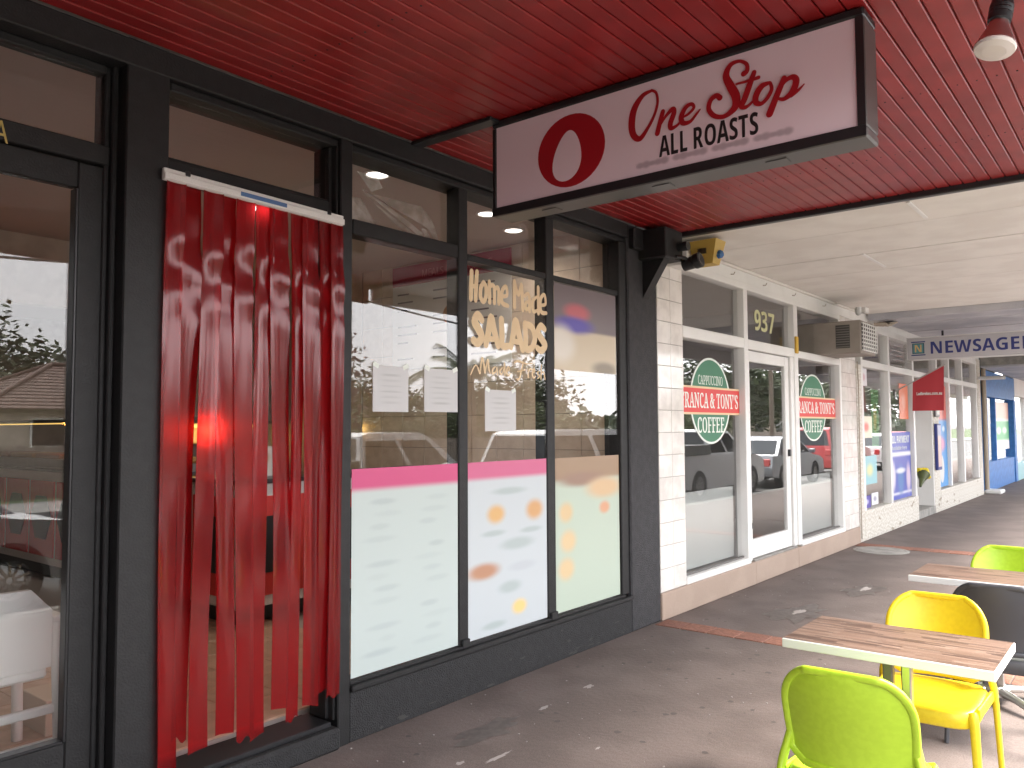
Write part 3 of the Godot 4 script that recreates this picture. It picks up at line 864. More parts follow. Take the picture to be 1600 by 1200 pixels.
	sheet(cp, "print", 0.27, 0.22, print_mat(48, 40, lin(0.75, 0.72, 0.68), [], [[0.25, 0.3, 0.2, 0.2, lin(0.45, 0.12, 0.08)], [0.7, 0.35, 0.3, 0.35, lin(0.5, 0.33, 0.2)], [0.3, 0.8, 0.3, 0.22, lin(0.65, 0.36, 0.1)], [0.75, 0.8, 0.2, 0.15, lin(0.8, 0.8, 0.78)]]), v(0.13, 0.12, 0.003))
	var pots := [["red squeezy sauce bottle nearest the counter corner", lin(0.5, 0.02, 0.02), 3.55], ["yellow squeezy sauce bottle left of the steel tub", lin(0.75, 0.5, 0.03), 4.35], ["small steel tub beside the yellow bottle", lin(0.4, 0.4, 0.4), 4.55]]
	for p in pots:
		var b := thing("sauce_bottle" if p[2] < 4.5 else "tub", p[0] + " on the black benchtop", "bottle" if p[2] < 4.5 else "tub", v(p[2], FL + 1.116, -2.42))
		lathe(b, "body", [Vector2(0, 0), Vector2(0.035, 0), Vector2(0.037, 0.12), Vector2(0.03, 0.16), Vector2(0.012, 0.17)], mat(p[1], 0.4))
		lathe(b, "cap", [Vector2(0.013, 0.168), Vector2(0.011, 0.18), Vector2(0.004, 0.21), Vector2(0, 0.211)], M.paper)
	# the wide menu board on the side wall
	var mb := thing("menu_board", "wide menu board with a crimson heading band on the tiled side wall", "menu board", v(5.856, 2.25, -2.15))
	bx(mb, "panel", v(-0.015, 0, -0.82), v(0, 0.88, 0.80), M.paper)
	bx(mb, "heading_band", v(-0.019, 0.88, -0.82), v(0, 1.085, 0.80), mat(lin(0.36, 0.025, 0.07), 0.5))
	text(mb, "lettering", "MEALS", v(-0.021, 0.98, -0.22), 0.30, 0.075, mat(lin(0.62, 0.2, 0.26), 0.5), -PI / 2, "Droid Sans", false)
	text(mb, "lettering", "CHIPS", v(-0.021, 0.98, 0.42), 0.30, 0.075, mat(lin(0.62, 0.2, 0.26), 0.5), -PI / 2, "Droid Sans", false)
	var small := mat(lin(0.12, 0.1, 0.12), 0.6)
	for col in 3:
		for row in 9:
			if (row + col) % 4 == 3:
				continue
			var z := -0.74 + col * 0.52
			var y := 0.78 - row * 0.085
			bx(mb, "menu_line", v(-0.017, y, z), v(-0.0145, y + 0.016, z + rng.randf_range(0.12, 0.34)), small, 0.0005)
	lathe(mb, "food_picture", [Vector2(0.0, 0.003), Vector2(0.1, 0.003), Vector2(0.1, 0.0)], M.roast, v(-0.016, 0.52, 0.02), Transform3D(Basis(Vector3(0, 0, 1), PI / 2), Vector3.ZERO))
	# low box on the floor lettered P
	var lb := thing("floor_box", "low cream box with a red letter standing on the floor inside the doorway", "box", v(1.98, FL, -0.95))
	bx(lb, "box", v(-0.28, 0, -0.3), v(0.24, 0.17, 0), mat(lin(0.62, 0.5, 0.38), 0.6))
	text(lb, "lettering", "SHOP", v(-0.02, 0.085, 0.002), 0.4, 0.12, M.red_ink)
	# white plastic armchair behind the lettered door
	var ac := thing("plastic_armchair", "white plastic armchair behind the glass of the lettered door", "chair", v(1.28, FL, -0.78))
	var Wp: Material = M.white_plastic
	bx(ac, "seat", v(-0.26, 0.40, -0.24), v(0.26, 0.45, 0.24), Wp, 0.015)
	var pf := PackedVector2Array([Vector2(-0.27, 0.45), Vector2(0.27, 0.45), Vector2(0.27, 0.70), Vector2(0.18, 0.80), Vector2(-0.18, 0.80), Vector2(-0.27, 0.70)])
	prism(ac, "backrest", pf, 0.22, 0.255, Wp)
	for sx in [-1, 1]:
		bx(ac, "arm", v(0.30 * sx - 0.03, 0.64, -0.24), v(0.30 * sx + 0.03, 0.67, 0.25), Wp, 0.01)
		for z in [-0.22, 0.22]:
			tube(ac, "leg", [v(0.32 * sx, 0, z * 1.1), v(0.30 * sx, 0.64, z)], 0.026, Wp)
	bx(ac, "stretcher", v(-0.31, 0.24, 0.215), v(0.31, 0.28, 0.245), Wp, 0.008)
	bx(ac, "stretcher", v(-0.31, 0.10, 0.215), v(0.31, 0.13, 0.245), Wp, 0.008)

func coffee_shop() -> void:
	var s := thing("coffee_shop", "white tiled vacant coffee shop numbered over its door, next to the takeaway", "shop")
	var W: Material = M.white_paint
	# tiled piers
	for p in [[6.17, 6.645, 2], [11.27, 11.93, 3]]:
		var pier := bx(s, "pier", v(p[0], 0.0, -0.25), v(p[1], 3.14, -0.010), M.grout, 0.004)
		var o: Vector3 = pier.position
		var n: int = p[2]
		var w: float = (p[1] - p[0]) / n
		for i in n:
			for j in 15:
				var y := 0.232 + j * 0.194
				var t := bx(pier, "tile", v(p[0] + i * w + 0.002, y + 0.002, -0.0105) - o, v(p[0] + (i + 1) * w - 0.002, minf(y + 0.192, 3.138), rng.randf_range(-0.0008, 0.0008)) - o, M.tile if rng.randf() < 0.6 else M.tile_b, 0.0025)
				t.rotation.y = rng.randf_range(-0.003, 0.003)
	# plinth, thresholds
	bx(s, "plinth", v(6.17, 0.0, -0.3), v(8.20, 0.228, 0.012), M.beige, 0.008)
	bx(s, "plinth", v(8.20, 0.0, -0.3), v(9.46, 0.228, 0.010), M.beige, 0.008)
	bx(s, "plinth", v(9.46, 0.0, -0.3), v(11.93, 0.228, 0.012), M.beige, 0.008)
	bx(s, "threshold", v(8.2, 0.229, -0.14), v(9.46, 0.248, 0.0), M.concrete, 0.004)
	# frames
	bx(s, "sill", v(6.65, 0.229, -0.12), v(8.09, 0.288, 0.006), W, 0.006)
	bx(s, "sill", v(9.60, 0.229, -0.12), v(11.27, 0.288, 0.006), W, 0.006)
	bx(s, "top_rail", v(6.65, 3.075, -0.12), v(11.27, 3.145, 0.0), W, 0.006)
	bx(s, "mid_rail", v(6.65, 2.452, -0.12), v(8.03, 2.56, 0.0), W, 0.006)
	bx(s, "mid_rail", v(8.13, 2.452, -0.12), v(9.50, 2.555, 0.0), W, 0.006)
	bx(s, "mid_rail", v(9.62, 2.452, -0.12), v(11.20, 2.54, 0.0), W, 0.006)
	bx(s, "mullion", v(8.03, 0.249, -0.12), v(8.13, 3.075, 0.002), W, 0.006)
	bx(s, "mullion", v(9.50, 0.249, -0.12), v(9.62, 3.075, 0.002), W, 0.006)
	bx(s, "mullion", v(11.20, 0.288, -0.12), v(11.27, 3.075, 0.002), W, 0.006)
	bx(s, "mullion", v(6.65, 0.288, -0.12), v(6.68, 3.075, -0.02), W, 0.006)
	bx(s, "door_post", v(9.40, 0.249, -0.12), v(9.499, 2.452, -0.012), W, 0.006)
	bx(s, "catch", v(9.50, 2.50, 0.002), v(9.57, 2.70, 0.03), mat(lin(0.6, 0.36, 0.03), 0.5), 0.006)
	for w in [[6.68, 8.03], [9.62, 11.20]]:
		pane(s, v(w[0], 0.288, -0.075), v(w[1], 2.452, -0.069))
		bx(s, "bead", v(w[0], 0.289, -0.069), v(w[1], 0.308, -0.045), M.steel_dark, 0.003)
	for w in [[6.68, 8.03], [8.13, 9.50], [9.62, 11.20]]:
		pane(s, v(w[0], 2.56, -0.075), v(w[1], 3.075, -0.069))
	# door
	var d := part(s, "door", box_mesh(v(0.10, 2.19, 0.045), 0.005), W, v(8.19, 1.35, -0.06))
	bx(d, "stile", v(1.08, -1.095, -0.022), v(1.20, 1.095, 0.022), W)
	bx(d, "rail", v(0.051, 0.98, -0.0215), v(1.079, 1.094, 0.0215), W)
	bx(d, "rail", v(0.051, -1.094, -0.0215), v(1.079, -0.90, 0.0215), W)
	pane(d, v(0.05, -0.90, -0.003), v(1.08, 0.98, 0.003))
	bx(d, "lock", v(1.12, -0.06, 0.023), v(1.16, 0.02, 0.05), M.black_satin)
	bx(d, "lock", v(-0.02, -0.78, 0.023), v(0.02, -0.72, 0.04), M.black_satin)
	# empty room
	bx(s, "floor", v(6.17, -0.1, -6), v(11.93, 0.228, -0.3), mat(lin(0.26, 0.27, 0.26), 0.5), 0.002)
	bx(s, "back_wall", v(6.17, 0.228, -6.2), v(11.93, 3.4, -6.0), mat(lin(0.30, 0.29, 0.27), 0.8), 0.002)
	bx(s, "side_wall", v(11.9, 0.228, -6.0), v(12.05, 3.4, -0.25), mat(lin(0.34, 0.33, 0.31), 0.8), 0.002)
	bx(s, "ceiling", v(6.17, 3.4, -6.2), v(12.05, 3.5, -0.12), M.ceil_in, 0.002)
	bx(s, "head_wall", v(6.17, 3.146, -0.2), v(12.05, 3.42, -0.012), W, 0.002)
	bx(s, "upper_wall", v(6.17, 3.5, -0.3), v(12.0, 7.0, 0.0), M.white_paint, 0.01)
	# frosted film over the lower panes, inside
	var film := mat(lin(0.42, 0.44, 0.42), 0.6)
	for w in [[6.70, 8.02], [9.64, 11.18]]:
		bx(s, "blind", v(w[0], 0.3, -0.16), v(w[1], 1.02, -0.150), film, 0.002)

func news_shop() -> void:
	var s := thing("newsagency", "white weathered newsagency with posters behind its glass and a recessed door", "shop")
	var W: Material = M.white_paint
	var Pm: Material = M.peeling
	bx(s, "pier", v(11.97, 0, -0.25), v(12.2, 2.52, 0.0), Pm, 0.008)
	bx(s, "stall_riser", v(12.2, 0, -0.25), v(15.45, 0.42, 0.004), Pm, 0.008)
	bx(s, "pier", v(16.80, 0, -0.25), v(17.28, 2.5, 0.0), Pm, 0.008)
	bx(s, "stall_riser", v(17.28, 0, -0.25), v(21.6, 0.40, 0.004), Pm, 0.008)
	bx(s, "pier", v(21.6, 0, -0.25), v(22.0, 3.2, 0.004), Pm, 0.008)
	# flaking paint
	for i in 15:
		var x := rng.randf_range(12.0, 21.9)
		if x > 15.4 and x < 16.8:
			continue
		var y := rng.randf_range(0.03, 0.36)
		var st := st_new()
		var pts := []
		for q in 9:
			var rr := rng.randf_range(0.02, 0.075)
			pts.append(v(x + cos(TAU * q / 9) * rr * 1.5, y + sin(TAU * q / 9) * rr * 0.5, 0.0055))
		for q in range(1, 8):
			tri(st, pts[0], pts[q], pts[q + 1], Vector3(0, 0, 1))
		part(s, "flake", st.commit(), M.flake)
	# frames and panes
	bx(s, "top_rail", v(11.97, 3.06, -0.12), v(21.6, 3.14, 0.0), W)
	bx(s, "mid_rail", v(12.2, 2.50, -0.12), v(21.6, 2.60, 0.002), W)
	for x in [12.2, 13.70, 15.30, 17.2, 18.35, 19.75, 21.45]:
		bx(s, "mullion", v(x, 0.42, -0.12), v(x + 0.11, 3.06, -0.004), W)
	for w in [[12.31, 13.70], [13.81, 15.30], [17.31, 18.35], [18.46, 19.75], [19.86, 21.45]]:
		pane(s, v(w[0], 0.42, -0.075), v(w[1], 2.50, -0.069))
		pane(s, v(w[0], 2.60, -0.075), v(w[1], 3.06, -0.069))
	# louvres in the second fanlight
	for i in 5:
		var lo := bx(s, "louvre", v(13.85, 2.63 + i * 0.082, -0.06), v(15.28, 2.637 + i * 0.082, -0.0), M.glass_grey, 0.001)
		lo.rotation.x = 0.5
	# recessed doorway
	bx(s, "reveal", v(15.41, 0.14, -1.0), v(15.47, 2.50, -0.121), W)
	bx(s, "reveal", v(16.74, 0.14, -1.0), v(16.80, 2.50, -0.01), W)
	var d := bx(s, "door", v(15.9, 0.16, -0.98), v(16.74, 2.48, -0.93), W)
	bx(d, "push_bar", v(-0.3, -0.1, 0.026), v(0.15, -0.06, 0.06), M.black_satin)
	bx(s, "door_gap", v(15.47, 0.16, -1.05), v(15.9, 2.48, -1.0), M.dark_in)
	bx(s, "threshold", v(15.45, 0, -1.0), v(16.8, 0.14, 0.0), M.concrete, 0.01)
	bx(s, "fanlight", v(15.41, 2.60, -0.08), v(17.2, 3.06, -0.07), M.glass_grey, 0.001)
	# room
	bx(s, "floor", v(12.05, -0.1, -7), v(22, 0.14, -1.05), M.dark_in, 0.002)
	bx(s, "back_wall", v(12.05, 0.1, -7.2), v(22, 3.4, -7.0), M.wall_in, 0.002)
	bx(s, "side_wall", v(21.98, 0.0, -7.2), v(22.1, 3.4, -0.25), M.wall_in, 0.002)
	bx(s, "ceiling", v(12.05, 3.2, -7.2), v(22, 3.5, -0.12), M.ceil_in, 0.002)
	bx(s, "head_wall", v(12.05, 3.141, -0.2), v(22.0, 3.42, -0.012), W, 0.002)
	bx(s, "upper_wall", v(12.0, 3.5, -0.3), v(22.1, 6.6, 0.0), M.beige, 0.01)
	# downpipe beside the tiled pier
	tube(s, "cable", [v(11.95, 2.55, 0.02), v(11.95, 2.2, 0.03), v(11.96, 1.2, 0.02), v(11.95, 0.05, 0.02)], 0.008, M.flake, 6)
	# magazine racks inside
	for i in 4:
		var rk := thing("magazine_rack", ["tall rack of coloured magazines behind the first newsagency pane", "tall rack of coloured magazines behind the second newsagency pane", "orange cabinet rack behind the fourth newsagency pane", "orange cabinet rack behind the last newsagency pane"][i], "rack", v([12.5, 14.0, 18.7, 20.2][i], 0.14, -1.9))
		bx(rk, "back_panel", v(0, 0, -0.3), v(1.1, 1.7, -0.25), M.wall_in)
		for k in 5:
			bx(rk, "shelf_board", v(0, 0.2 + k * 0.32, -0.249), v(1.1, 0.22 + k * 0.32, 0.0), W)
			for q in 4:
				var col: Color = Color.from_hsv(rng.randf(), 0.7, 0.8).srgb_to_linear() if i < 2 else lin(0.7, 0.14 + 0.05 * rng.randf(), 0.04)
				bx(rk, "magazine", v(0.03 + q * 0.265, 0.222 + k * 0.32, -0.16), v(0.26 + q * 0.265, 0.49 + k * 0.32, -0.14), mat(col, 0.4), 0.002)

func blue_shop() -> void:
	var s := thing("blue_shop", "far shop painted bright blue at the end of the row", "shop")
	var B: Material = M.blue_paint
	bx(s, "side_return", v(22.0, 0, -1.4), v(22.25, 3.05, -0.2), M.flake, 0.01)
	bx(s, "pier", v(22.6, 0, -0.9), v(22.95, 3.0, 0.0), B, 0.01)
	bx(s, "stall_riser", v(22.95, 0, -0.25), v(27.4, 0.72, -0.02), B, 0.01)
	bx(s, "fascia_board", v(22.6, 2.35, -0.25), v(27.8, 3.0, -0.01), B, 0.01)
	bx(s, "pier", v(27.4, 0, -0.25), v(27.8, 2.35, 0.01), B, 0.01)
	bx(s, "mullion", v(24.3, 0.72, -0.15), v(24.42, 2.35, -0.03), B, 0.006)
	pane(s, v(22.95, 0.72, -0.12), v(24.3, 2.35, -0.114))
	pane(s, v(24.42, 0.72, -0.12), v(27.4, 2.35, -0.114))
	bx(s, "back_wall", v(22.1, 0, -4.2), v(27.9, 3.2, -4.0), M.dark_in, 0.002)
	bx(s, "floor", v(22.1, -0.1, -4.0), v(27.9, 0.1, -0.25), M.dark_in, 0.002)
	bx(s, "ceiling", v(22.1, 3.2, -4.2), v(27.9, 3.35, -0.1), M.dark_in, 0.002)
	bx(s, "upper_wall", v(22.1, 3.4, -0.3), v(27.9, 6.3, 0.0), M.white_paint, 0.01)
	var p := thing("shop_poster", "striped orange, green and white poster in the blue shop window", "poster", v(25.8, 1.62, -0.10))
	sheet(p, "print", 2.6, 1.3, print_mat(48, 32, lin(0.8, 0.8, 0.78), [[0.0, 0.36, lin(0.75, 0.42, 0.28)], [0.4, 0.8, lin(0.04, 0.42, 0.12)]], [[0.3, 0.6, 0.2, 0.1, lin(0.7, 0.75, 0.7)], [0.7, 0.6, 0.2, 0.1, lin(0.7, 0.75, 0.7)]]), Vector3.ZERO)
	var e := thing("plain_shop", "pale shop beyond the blue one at the right edge", "shop")
	bx(e, "front_wall", v(27.8, 0, -0.3), v(44, 0.5, 0.0), mat(lin(0.3, 0.5, 0.52), 0.6), 0.01)
	bx(e, "front_wall", v(27.81, 2.5, -0.3), v(44, 6.2, -0.02), M.white_paint, 0.01)
	bx(e, "back_wall", v(27.9, 0, -3.2), v(44, 3.4, -3.0), M.wall_in, 0.002)
	for i in 6:
		bx(e, "mullion", v(27.81 + i * 2.6, 0.5, -0.2), v(27.95 + i * 2.6, 2.5, -0.03), M.white_paint)
		pane(e, v(27.95 + i * 2.6, 0.5, -0.12), v(30.41 + i * 2.6, 2.5, -0.11))

func awnings() -> void:
	# red: narrow tongue-and-groove lining running along the street
	var a := thing("red_awning", "awning lined with narrow dark red boards over the takeaway shopfront", "awning")
	var z := 0.008
	var w := 0.0835
	var i := 0
	while z < 3.72:
		var bd := bx(a, "board", v(-7.0, SOFFIT + rng.randf() * 0.0012, z + 0.0035), v(6.262, SOFFIT + 0.018, z + w - 0.0035), M.red_board, 0.0045)
		bd.rotation.x = rng.randf_range(-0.012, 0.012)
		z += w
		i += 1
	var nails := st_new()
	for nx in [1.1, 2.2, 4.4, 5.3]:
		for q in 44:
			var nz := 0.05 + q * 0.0835
			add_box(nails, v(nx - 0.004, SOFFIT - 0.0022, nz - 0.004), v(nx + 0.004, SOFFIT + 0.002, nz + 0.004), 0.001)
	var nl := part(a, "nail_head", nails.commit(), M.sign_black)
	nl.set_meta("kind", "stuff")
	bx(a, "backing", v(-7.0, SOFFIT + 0.0175, -0.0), v(6.262, SOFFIT + 0.035, 3.74), mat(lin(0.30, 0.03, 0.03), 0.7), 0.002)
	bx(a, "roof_deck", v(-7.0, SOFFIT + 0.036, 0.0), v(6.262, SOFFIT + 0.11, 3.78), M.concrete, 0.004)
	bx(a, "street_fascia", v(-7.0, 3.10, 3.745), v(6.262, 3.62, 3.80), mat(lin(0.35, 0.03, 0.03), 0.5), 0.006)
	bx(a, "end_beam", v(6.264, 3.272, 0.03), v(6.325, 3.42, 3.78), M.black_satin, 0.006)
	bx(a, "cross_batten", v(3.23, SOFFIT - 0.024, 0.01), v(3.31, SOFFIT - 0.001, 0.62), M.black_satin, 0.004)
	var wb := thing("cafe_blind", "dark weatherproof blind closing the street side under the red awning behind the tables", "blind", v(-7.0, 0, 3.70))
	bx(wb, "canvas", v(0, 0.06, 0), v(6.0, 3.1, 0.012), M.canvas, 0.002)
	bx(wb, "hem_bar", v(0, 0.02, -0.012), v(6.0, 0.06, 0.024), M.steel_dark)
	for x in [0.0, 2.0, 4.0, 5.94]:
		bx(wb, "post", v(x, 0.0, 0.026), v(x + 0.06, 3.1, 0.044), M.black_satin)
	var nb := thing("neighbour_wing", "dark rendered wing of the next building closing the covered way at the near end", "building")
	bx(nb, "wall", v(-7.3, 0, -0.3), v(-7.02, 3.6, 4.1), M.black_render, 0.02)
	bx(nb, "wall", v(-7.0, 0, -0.3), v(-1.62, 3.3, 0.0), M.black_render, 0.02)
	# white: fibre-cement sheets with a cove down to the shop heads
	var b := thing("white_awning", "awning with stained off-white ceiling sheets over the coffee shop", "awning")
	var xs := [6.327, 7.08, 8.12, 9.02, 10.05, 11.3, 12.55]
	for k in 6:
		var x0: float = xs[k] + 0.004
		var x1: float = xs[k + 1] - (0.024 if k == 1 else 0.008)
		bx(b, "ceiling_sheet", v(x0, WHITE_CEIL + rng.randf() * 0.003, 0.0), v(x1, WHITE_CEIL + 0.012, 3.74), M.white_sheet, 0.003)
	for x0 in [6.34, 7.5, 8.7, 9.9, 11.0]:
		bx(b, "cornice", v(x0, WHITE_CEIL - 0.028, -0.010), v(minf(x0 + 1.198, 12.05), WHITE_CEIL - 0.0005, 0.022), M.white_sheet, 0.012)
	for x0 in [6.9, 7.75, 8.6, 9.5, 10.6]:
		tube(b, "hook", [v(x0, 3.19, -0.01), v(x0, 3.185, 0.02), v(x0 + 0.01, 3.21, 0.03)], 0.005, M.flake, 6)
	bx(b, "backing", v(6.327, WHITE_CEIL + 0.016, 0.0), v(12.55, WHITE_CEIL + 0.03, 3.74), M.flake, 0.002)
	bx(b, "roof_deck", v(6.327, WHITE_CEIL + 0.031, 0.0), v(12.55, 3.42, 3.78), M.concrete, 0.004)
	bx(b, "street_fascia", v(6.327, 3.12, 3.745), v(12.55, 3.6, 3.80), M.white_paint, 0.006)
	bx(b, "cover_strip", v(8.05, WHITE_CEIL - 0.012, 1.17), v(8.86, WHITE_CEIL - 0.001, 1.20), M.white_paint, 0.003)
	bx(b, "cover_strip", v(6.38, WHITE_CEIL - 0.012, 1.95), v(6.96, WHITE_CEIL - 0.001, 1.98), M.white_paint, 0.003)
	# grey peeling soffit beyond
	var c := thing("grey_awning", "awning with grey peeling ceiling boards over the newsagency", "awning")
	var x := 12.56
	while x < 21.9:
		bx(c, "ceiling_sheet", v(x, 3.235 + rng.randf() * 0.02, 0.01), v(x + 1.21, 3.27, 3.74), M.grey_sheet, 0.003)
		x += 1.222
	bx(c, "roof_deck", v(12.56, 3.275, 0.0), v(22.1, 3.42, 3.78), M.concrete, 0.004)
	bx(c, "street_fascia", v(12.56, 2.98, 3.745), v(22.1, 3.6, 3.80), M.white_paint, 0.006)
	bx(c, "edge_trim", v(12.552, 3.19, 0.02), v(12.60, 3.30, 3.74), M.grey_sheet, 0.01)
	for k in 5:
		var sv := bx(c, "sliver", v(12.65 + k * 0.16, 3.13 + 0.02 * k, 0.05 + 0.05 * (k % 2)), v(12.85 + k * 0.16, 3.155 + 0.02 * k, 0.2), M.flake, 0.003)
		sv.rotation = Vector3(rng.randf_range(-0.4, 0.4), rng.randf_range(-0.5, 0.5), rng.randf_range(-0.3, 0.3))
	var e := thing("far_awning", "plain grey awning over the blue shop and beyond", "awning")
	bx(e, "soffit", v(22.1, 3.02, 0.0), v(44, 3.06, 3.74), M.grey_sheet, 0.003)
	bx(e, "roof_deck", v(22.1, 3.065, 0.0), v(44, 3.4, 3.78), M.concrete, 0.004)
	bx(e, "street_fascia", v(22.1, 2.85, 3.745), v(44, 3.5, 3.80), M.white_paint, 0.006)

# ---------------------------------------------------------------- street: seen in the glass
func car(called: String, label: String, paint: Material, kind: String, at: Vector3, flip := false) -> void:
	var c := thing(called, label, "car" if kind != "ute" else "utility truck", at, "", PI if flip else 0.0)
	var L := {"sedan": 4.5, "suv": 4.6, "ute": 5.1, "hatch": 4.1}
	var belt := {"sedan": 0.92, "suv": 1.05, "ute": 1.08, "hatch": 0.95}
	var top := {"sedan": 1.45, "suv": 1.72, "ute": 1.70, "hatch": 1.48}
	var len_: float = L[kind]
	var bl: float = belt[kind]
	var tp: float = top[kind]
	var hx := len_ * 0.5
	var wr := 0.31 if kind != "suv" and kind != "ute" else 0.36
	var axf := hx - 0.85
	var axr := -hx + (0.85 if kind != "ute" else 1.15)
	# body side outline with wheel arches
	var body := PackedVector2Array()
	body.append(Vector2(-hx, 0.35))
	for ax in [axr, axf]:
		for k in 9:
			var t := PI - PI * k / 8.0
			body.append(Vector2(ax + cos(t) * (wr + 0.06), 0.28 + maxf(0.0, sin(t) * (wr + 0.09))))
	body.append_array([Vector2(hx - 0.04, 0.3), Vector2(hx, 0.5), Vector2(hx - 0.05, bl - 0.22), Vector2(hx - 0.35, bl - 0.1), Vector2(hx - 1.25, bl), Vector2(-hx + 0.03, bl), Vector2(-hx - 0.02, 0.6)])
	prism(c, "body", body, -0.88, 0.88, paint)
	# cabin, narrowing to the roof
	var cab := []
	if kind == "ute":
		cab = [[-0.75, bl], [-0.62, tp - 0.05], [-0.45, tp], [0.55, tp], [0.72, tp - 0.06], [1.45, bl]]
	elif kind == "suv":
		cab = [[-hx + 0.05, bl], [-hx + 0.25, tp - 0.08], [-hx + 0.5, tp], [0.35, tp], [0.6, tp - 0.07], [1.3, bl]]
	elif kind == "hatch":
		cab = [[-hx + 0.05, bl], [-hx + 0.55, tp - 0.1], [-hx + 0.9, tp], [0.25, tp], [0.5, tp - 0.07], [1.25, bl]]
	else:
		cab = [[-1.75, bl], [-1.05, tp - 0.08], [-0.75, tp], [0.25, tp], [0.5, tp - 0.07], [1.3, bl]]
	var st := st_new()
	var hw := func(y: float) -> float: return lerpf(0.84, 0.66, (y - bl) / (tp - bl))
	for k in cab.size() - 1:
		var p: Array = cab[k]
		var q: Array = cab[k + 1]
		var a0: float = hw.call(p[1])
		var a1: float = hw.call(q[1])
		quad(st, v(p[0], p[1], -a0), v(q[0], q[1], -a1), v(q[0], q[1], a1), v(p[0], p[1], a0), v(p[1] - q[1], q[0] - p[0], 0))
		if k > 0:
			for s in [-1, 1]:
				tri(st, v(cab[0][0], cab[0][1], hw.call(bl) * s), v(p[0], p[1], a0 * s), v(q[0], q[1], a1 * s), v(0, 0.1, s))
	part(c, "cabin", st.commit(), paint)
	# side glass, set just proud of the cabin flanks
	var x0: float = cab[1][0]
	var x1: float = cab[4][0]
	var xb0: float = lerpf(cab[0][0], x0, 0.25) + 0.08
	var xb1: float = cab[5][0] - 0.28
	var y0 := bl + 0.04
	var y1 := tp - 0.11
	var mids := [[0.0, 0.47], [0.53, 1.0]]
	for s in [-1, 1]:
		for m in mids:
			var sg := st_new()
			var e := 0.008
			quad(sg, v(lerpf(xb0, xb1, m[0]), y0, (hw.call(y0) + e) * s), v(lerpf(xb0, xb1, m[1]), y0, (hw.call(y0) + e) * s), v(lerpf(x0 + 0.08, x1 - 0.05, m[1]), y1, (hw.call(y1) + e) * s), v(lerpf(x0 + 0.08, x1 - 0.05, m[0]), y1, (hw.call(y1) + e) * s), v(0, 0.2, s))
			part(c, "side_window", sg.commit(), M.car_glass)
	for e in [[5, 4, 1.0], [0, 1, -1.0]]:
		var sg := st_new()
		var p := v(cab[e[0]][0], cab[e[0]][1], 0).lerp(v(cab[e[1]][0], cab[e[1]][1], 0), 0.08)
		var q := v(cab[e[0]][0], cab[e[0]][1], 0).lerp(v(cab[e[1]][0], cab[e[1]][1], 0), 0.94)
		var o := v(e[2] * 0.012, 0.008, 0)
		quad(sg, p + o + v(0, 0, -0.74), p + o + v(0, 0, 0.74), q + o + v(0, 0, 0.60), q + o + v(0, 0, -0.60), v(e[2], 0.5, 0))
		part(c, "windscreen" if e[2] > 0 else "rear_window", sg.commit(), M.car_glass)
	if kind == "ute":
		bx(c, "tray", v(-hx - 0.05, bl + 0.001, -0.9), v(-0.8, bl + 0.25, 0.9), M.steel_dark, 0.01)
	for ax in [axf, axr]:
		for s in [-1, 1]:
			var xf := Transform3D(Basis(Vector3(1, 0, 0), PI / 2), Vector3.ZERO)
			var w := lathe(c, "wheel", [Vector2(wr * 0.62, -0.1), Vector2(wr * 0.95, -0.1), Vector2(wr, -0.07), Vector2(wr, 0.07), Vector2(wr * 0.95, 0.1), Vector2(wr * 0.62, 0.1)], M.rubber, v(ax, wr, 0.79 * s), xf)
			var rim := st_new()
			add_lathe(rim, [Vector2(wr * 0.64, 0.09), Vector2(wr * 0.58, 0.075), Vector2(wr * 0.56, 0.0)], Transform3D(Basis(Vector3(1, 0, 0), PI / 2 * s), Vector3.ZERO))
			for k in 10:
				var a := TAU * k / 10.0
				var d := Basis(Vector3(0, 0, 1), a)
				add_box(rim, v(-0.014, 0.03, 0.06 * s - 0.012), v(0.014, wr * 0.6, 0.06 * s + 0.012), 0.003, Transform3D(d, Vector3.ZERO))
			part(w, "rim", rim.commit(), M.metal)
	for s in [-1, 1]:
		bx(c, "headlight", v(hx - 0.17, bl - 0.3, 0.62 * s - 0.16), v(hx - 0.015, bl - 0.17, 0.62 * s + 0.16), M.metal, 0.02)
		bx(c, "tail_light", v(-hx - 0.03, bl - 0.3, 0.72 * s - 0.1), v(-hx + 0.1, bl - 0.08, 0.72 * s + 0.1), M.car_red, 0.02)
		bx(c, "mirror", v(0.78, bl + 0.02, 0.98 * s - 0.09), v(0.9, bl + 0.16, 0.98 * s + 0.09), paint, 0.03)
	bx(c, "bumper", v(hx - 0.05, 0.32, -0.8), v(hx + 0.035, 0.5, 0.8), M.rubber, 0.03)

func crown_mesh(n: int, size: Vector3, leaf: float, lo: Color, hi: Color, seed_: int) -> ArrayMesh:
	var r := RandomNumberGenerator.new()
	r.seed = seed_
	var st := st_new()
	var clumps := []
	for i in 26:
		var d := v(r.randfn(), r.randfn() * 0.8, r.randfn()).normalized() * pow(r.randf(), 0.4)
		clumps.append([d * size * 0.5, r.randf_range(0.16, 0.3)])
	for i in n:
		var c: Array = clumps[r.randi() % clumps.size()]
		var off: Vector3 = v(r.randfn(), r.randfn(), r.randfn()).normalized() * pow(r.randf(), 0.5) * c[1]
		var p: Vector3 = c[0] + off * size
		var a := v(r.randfn(), r.randfn() * 0.7, r.randfn()).normalized()
		var b := a.cross(v(r.randfn(), r.randfn(), r.randfn())).normalized()
		var s := leaf * r.randf_range(0.6, 1.3)
		st.set_color(lo.lerp(hi, r.randf()))
		tri(st, p - a * s, p + b * s * 0.45, p + a * s, a.cross(b))
		tri(st, p - a * s, p - b * s * 0.45, p + a * s, a.cross(b))
	return st.commit()

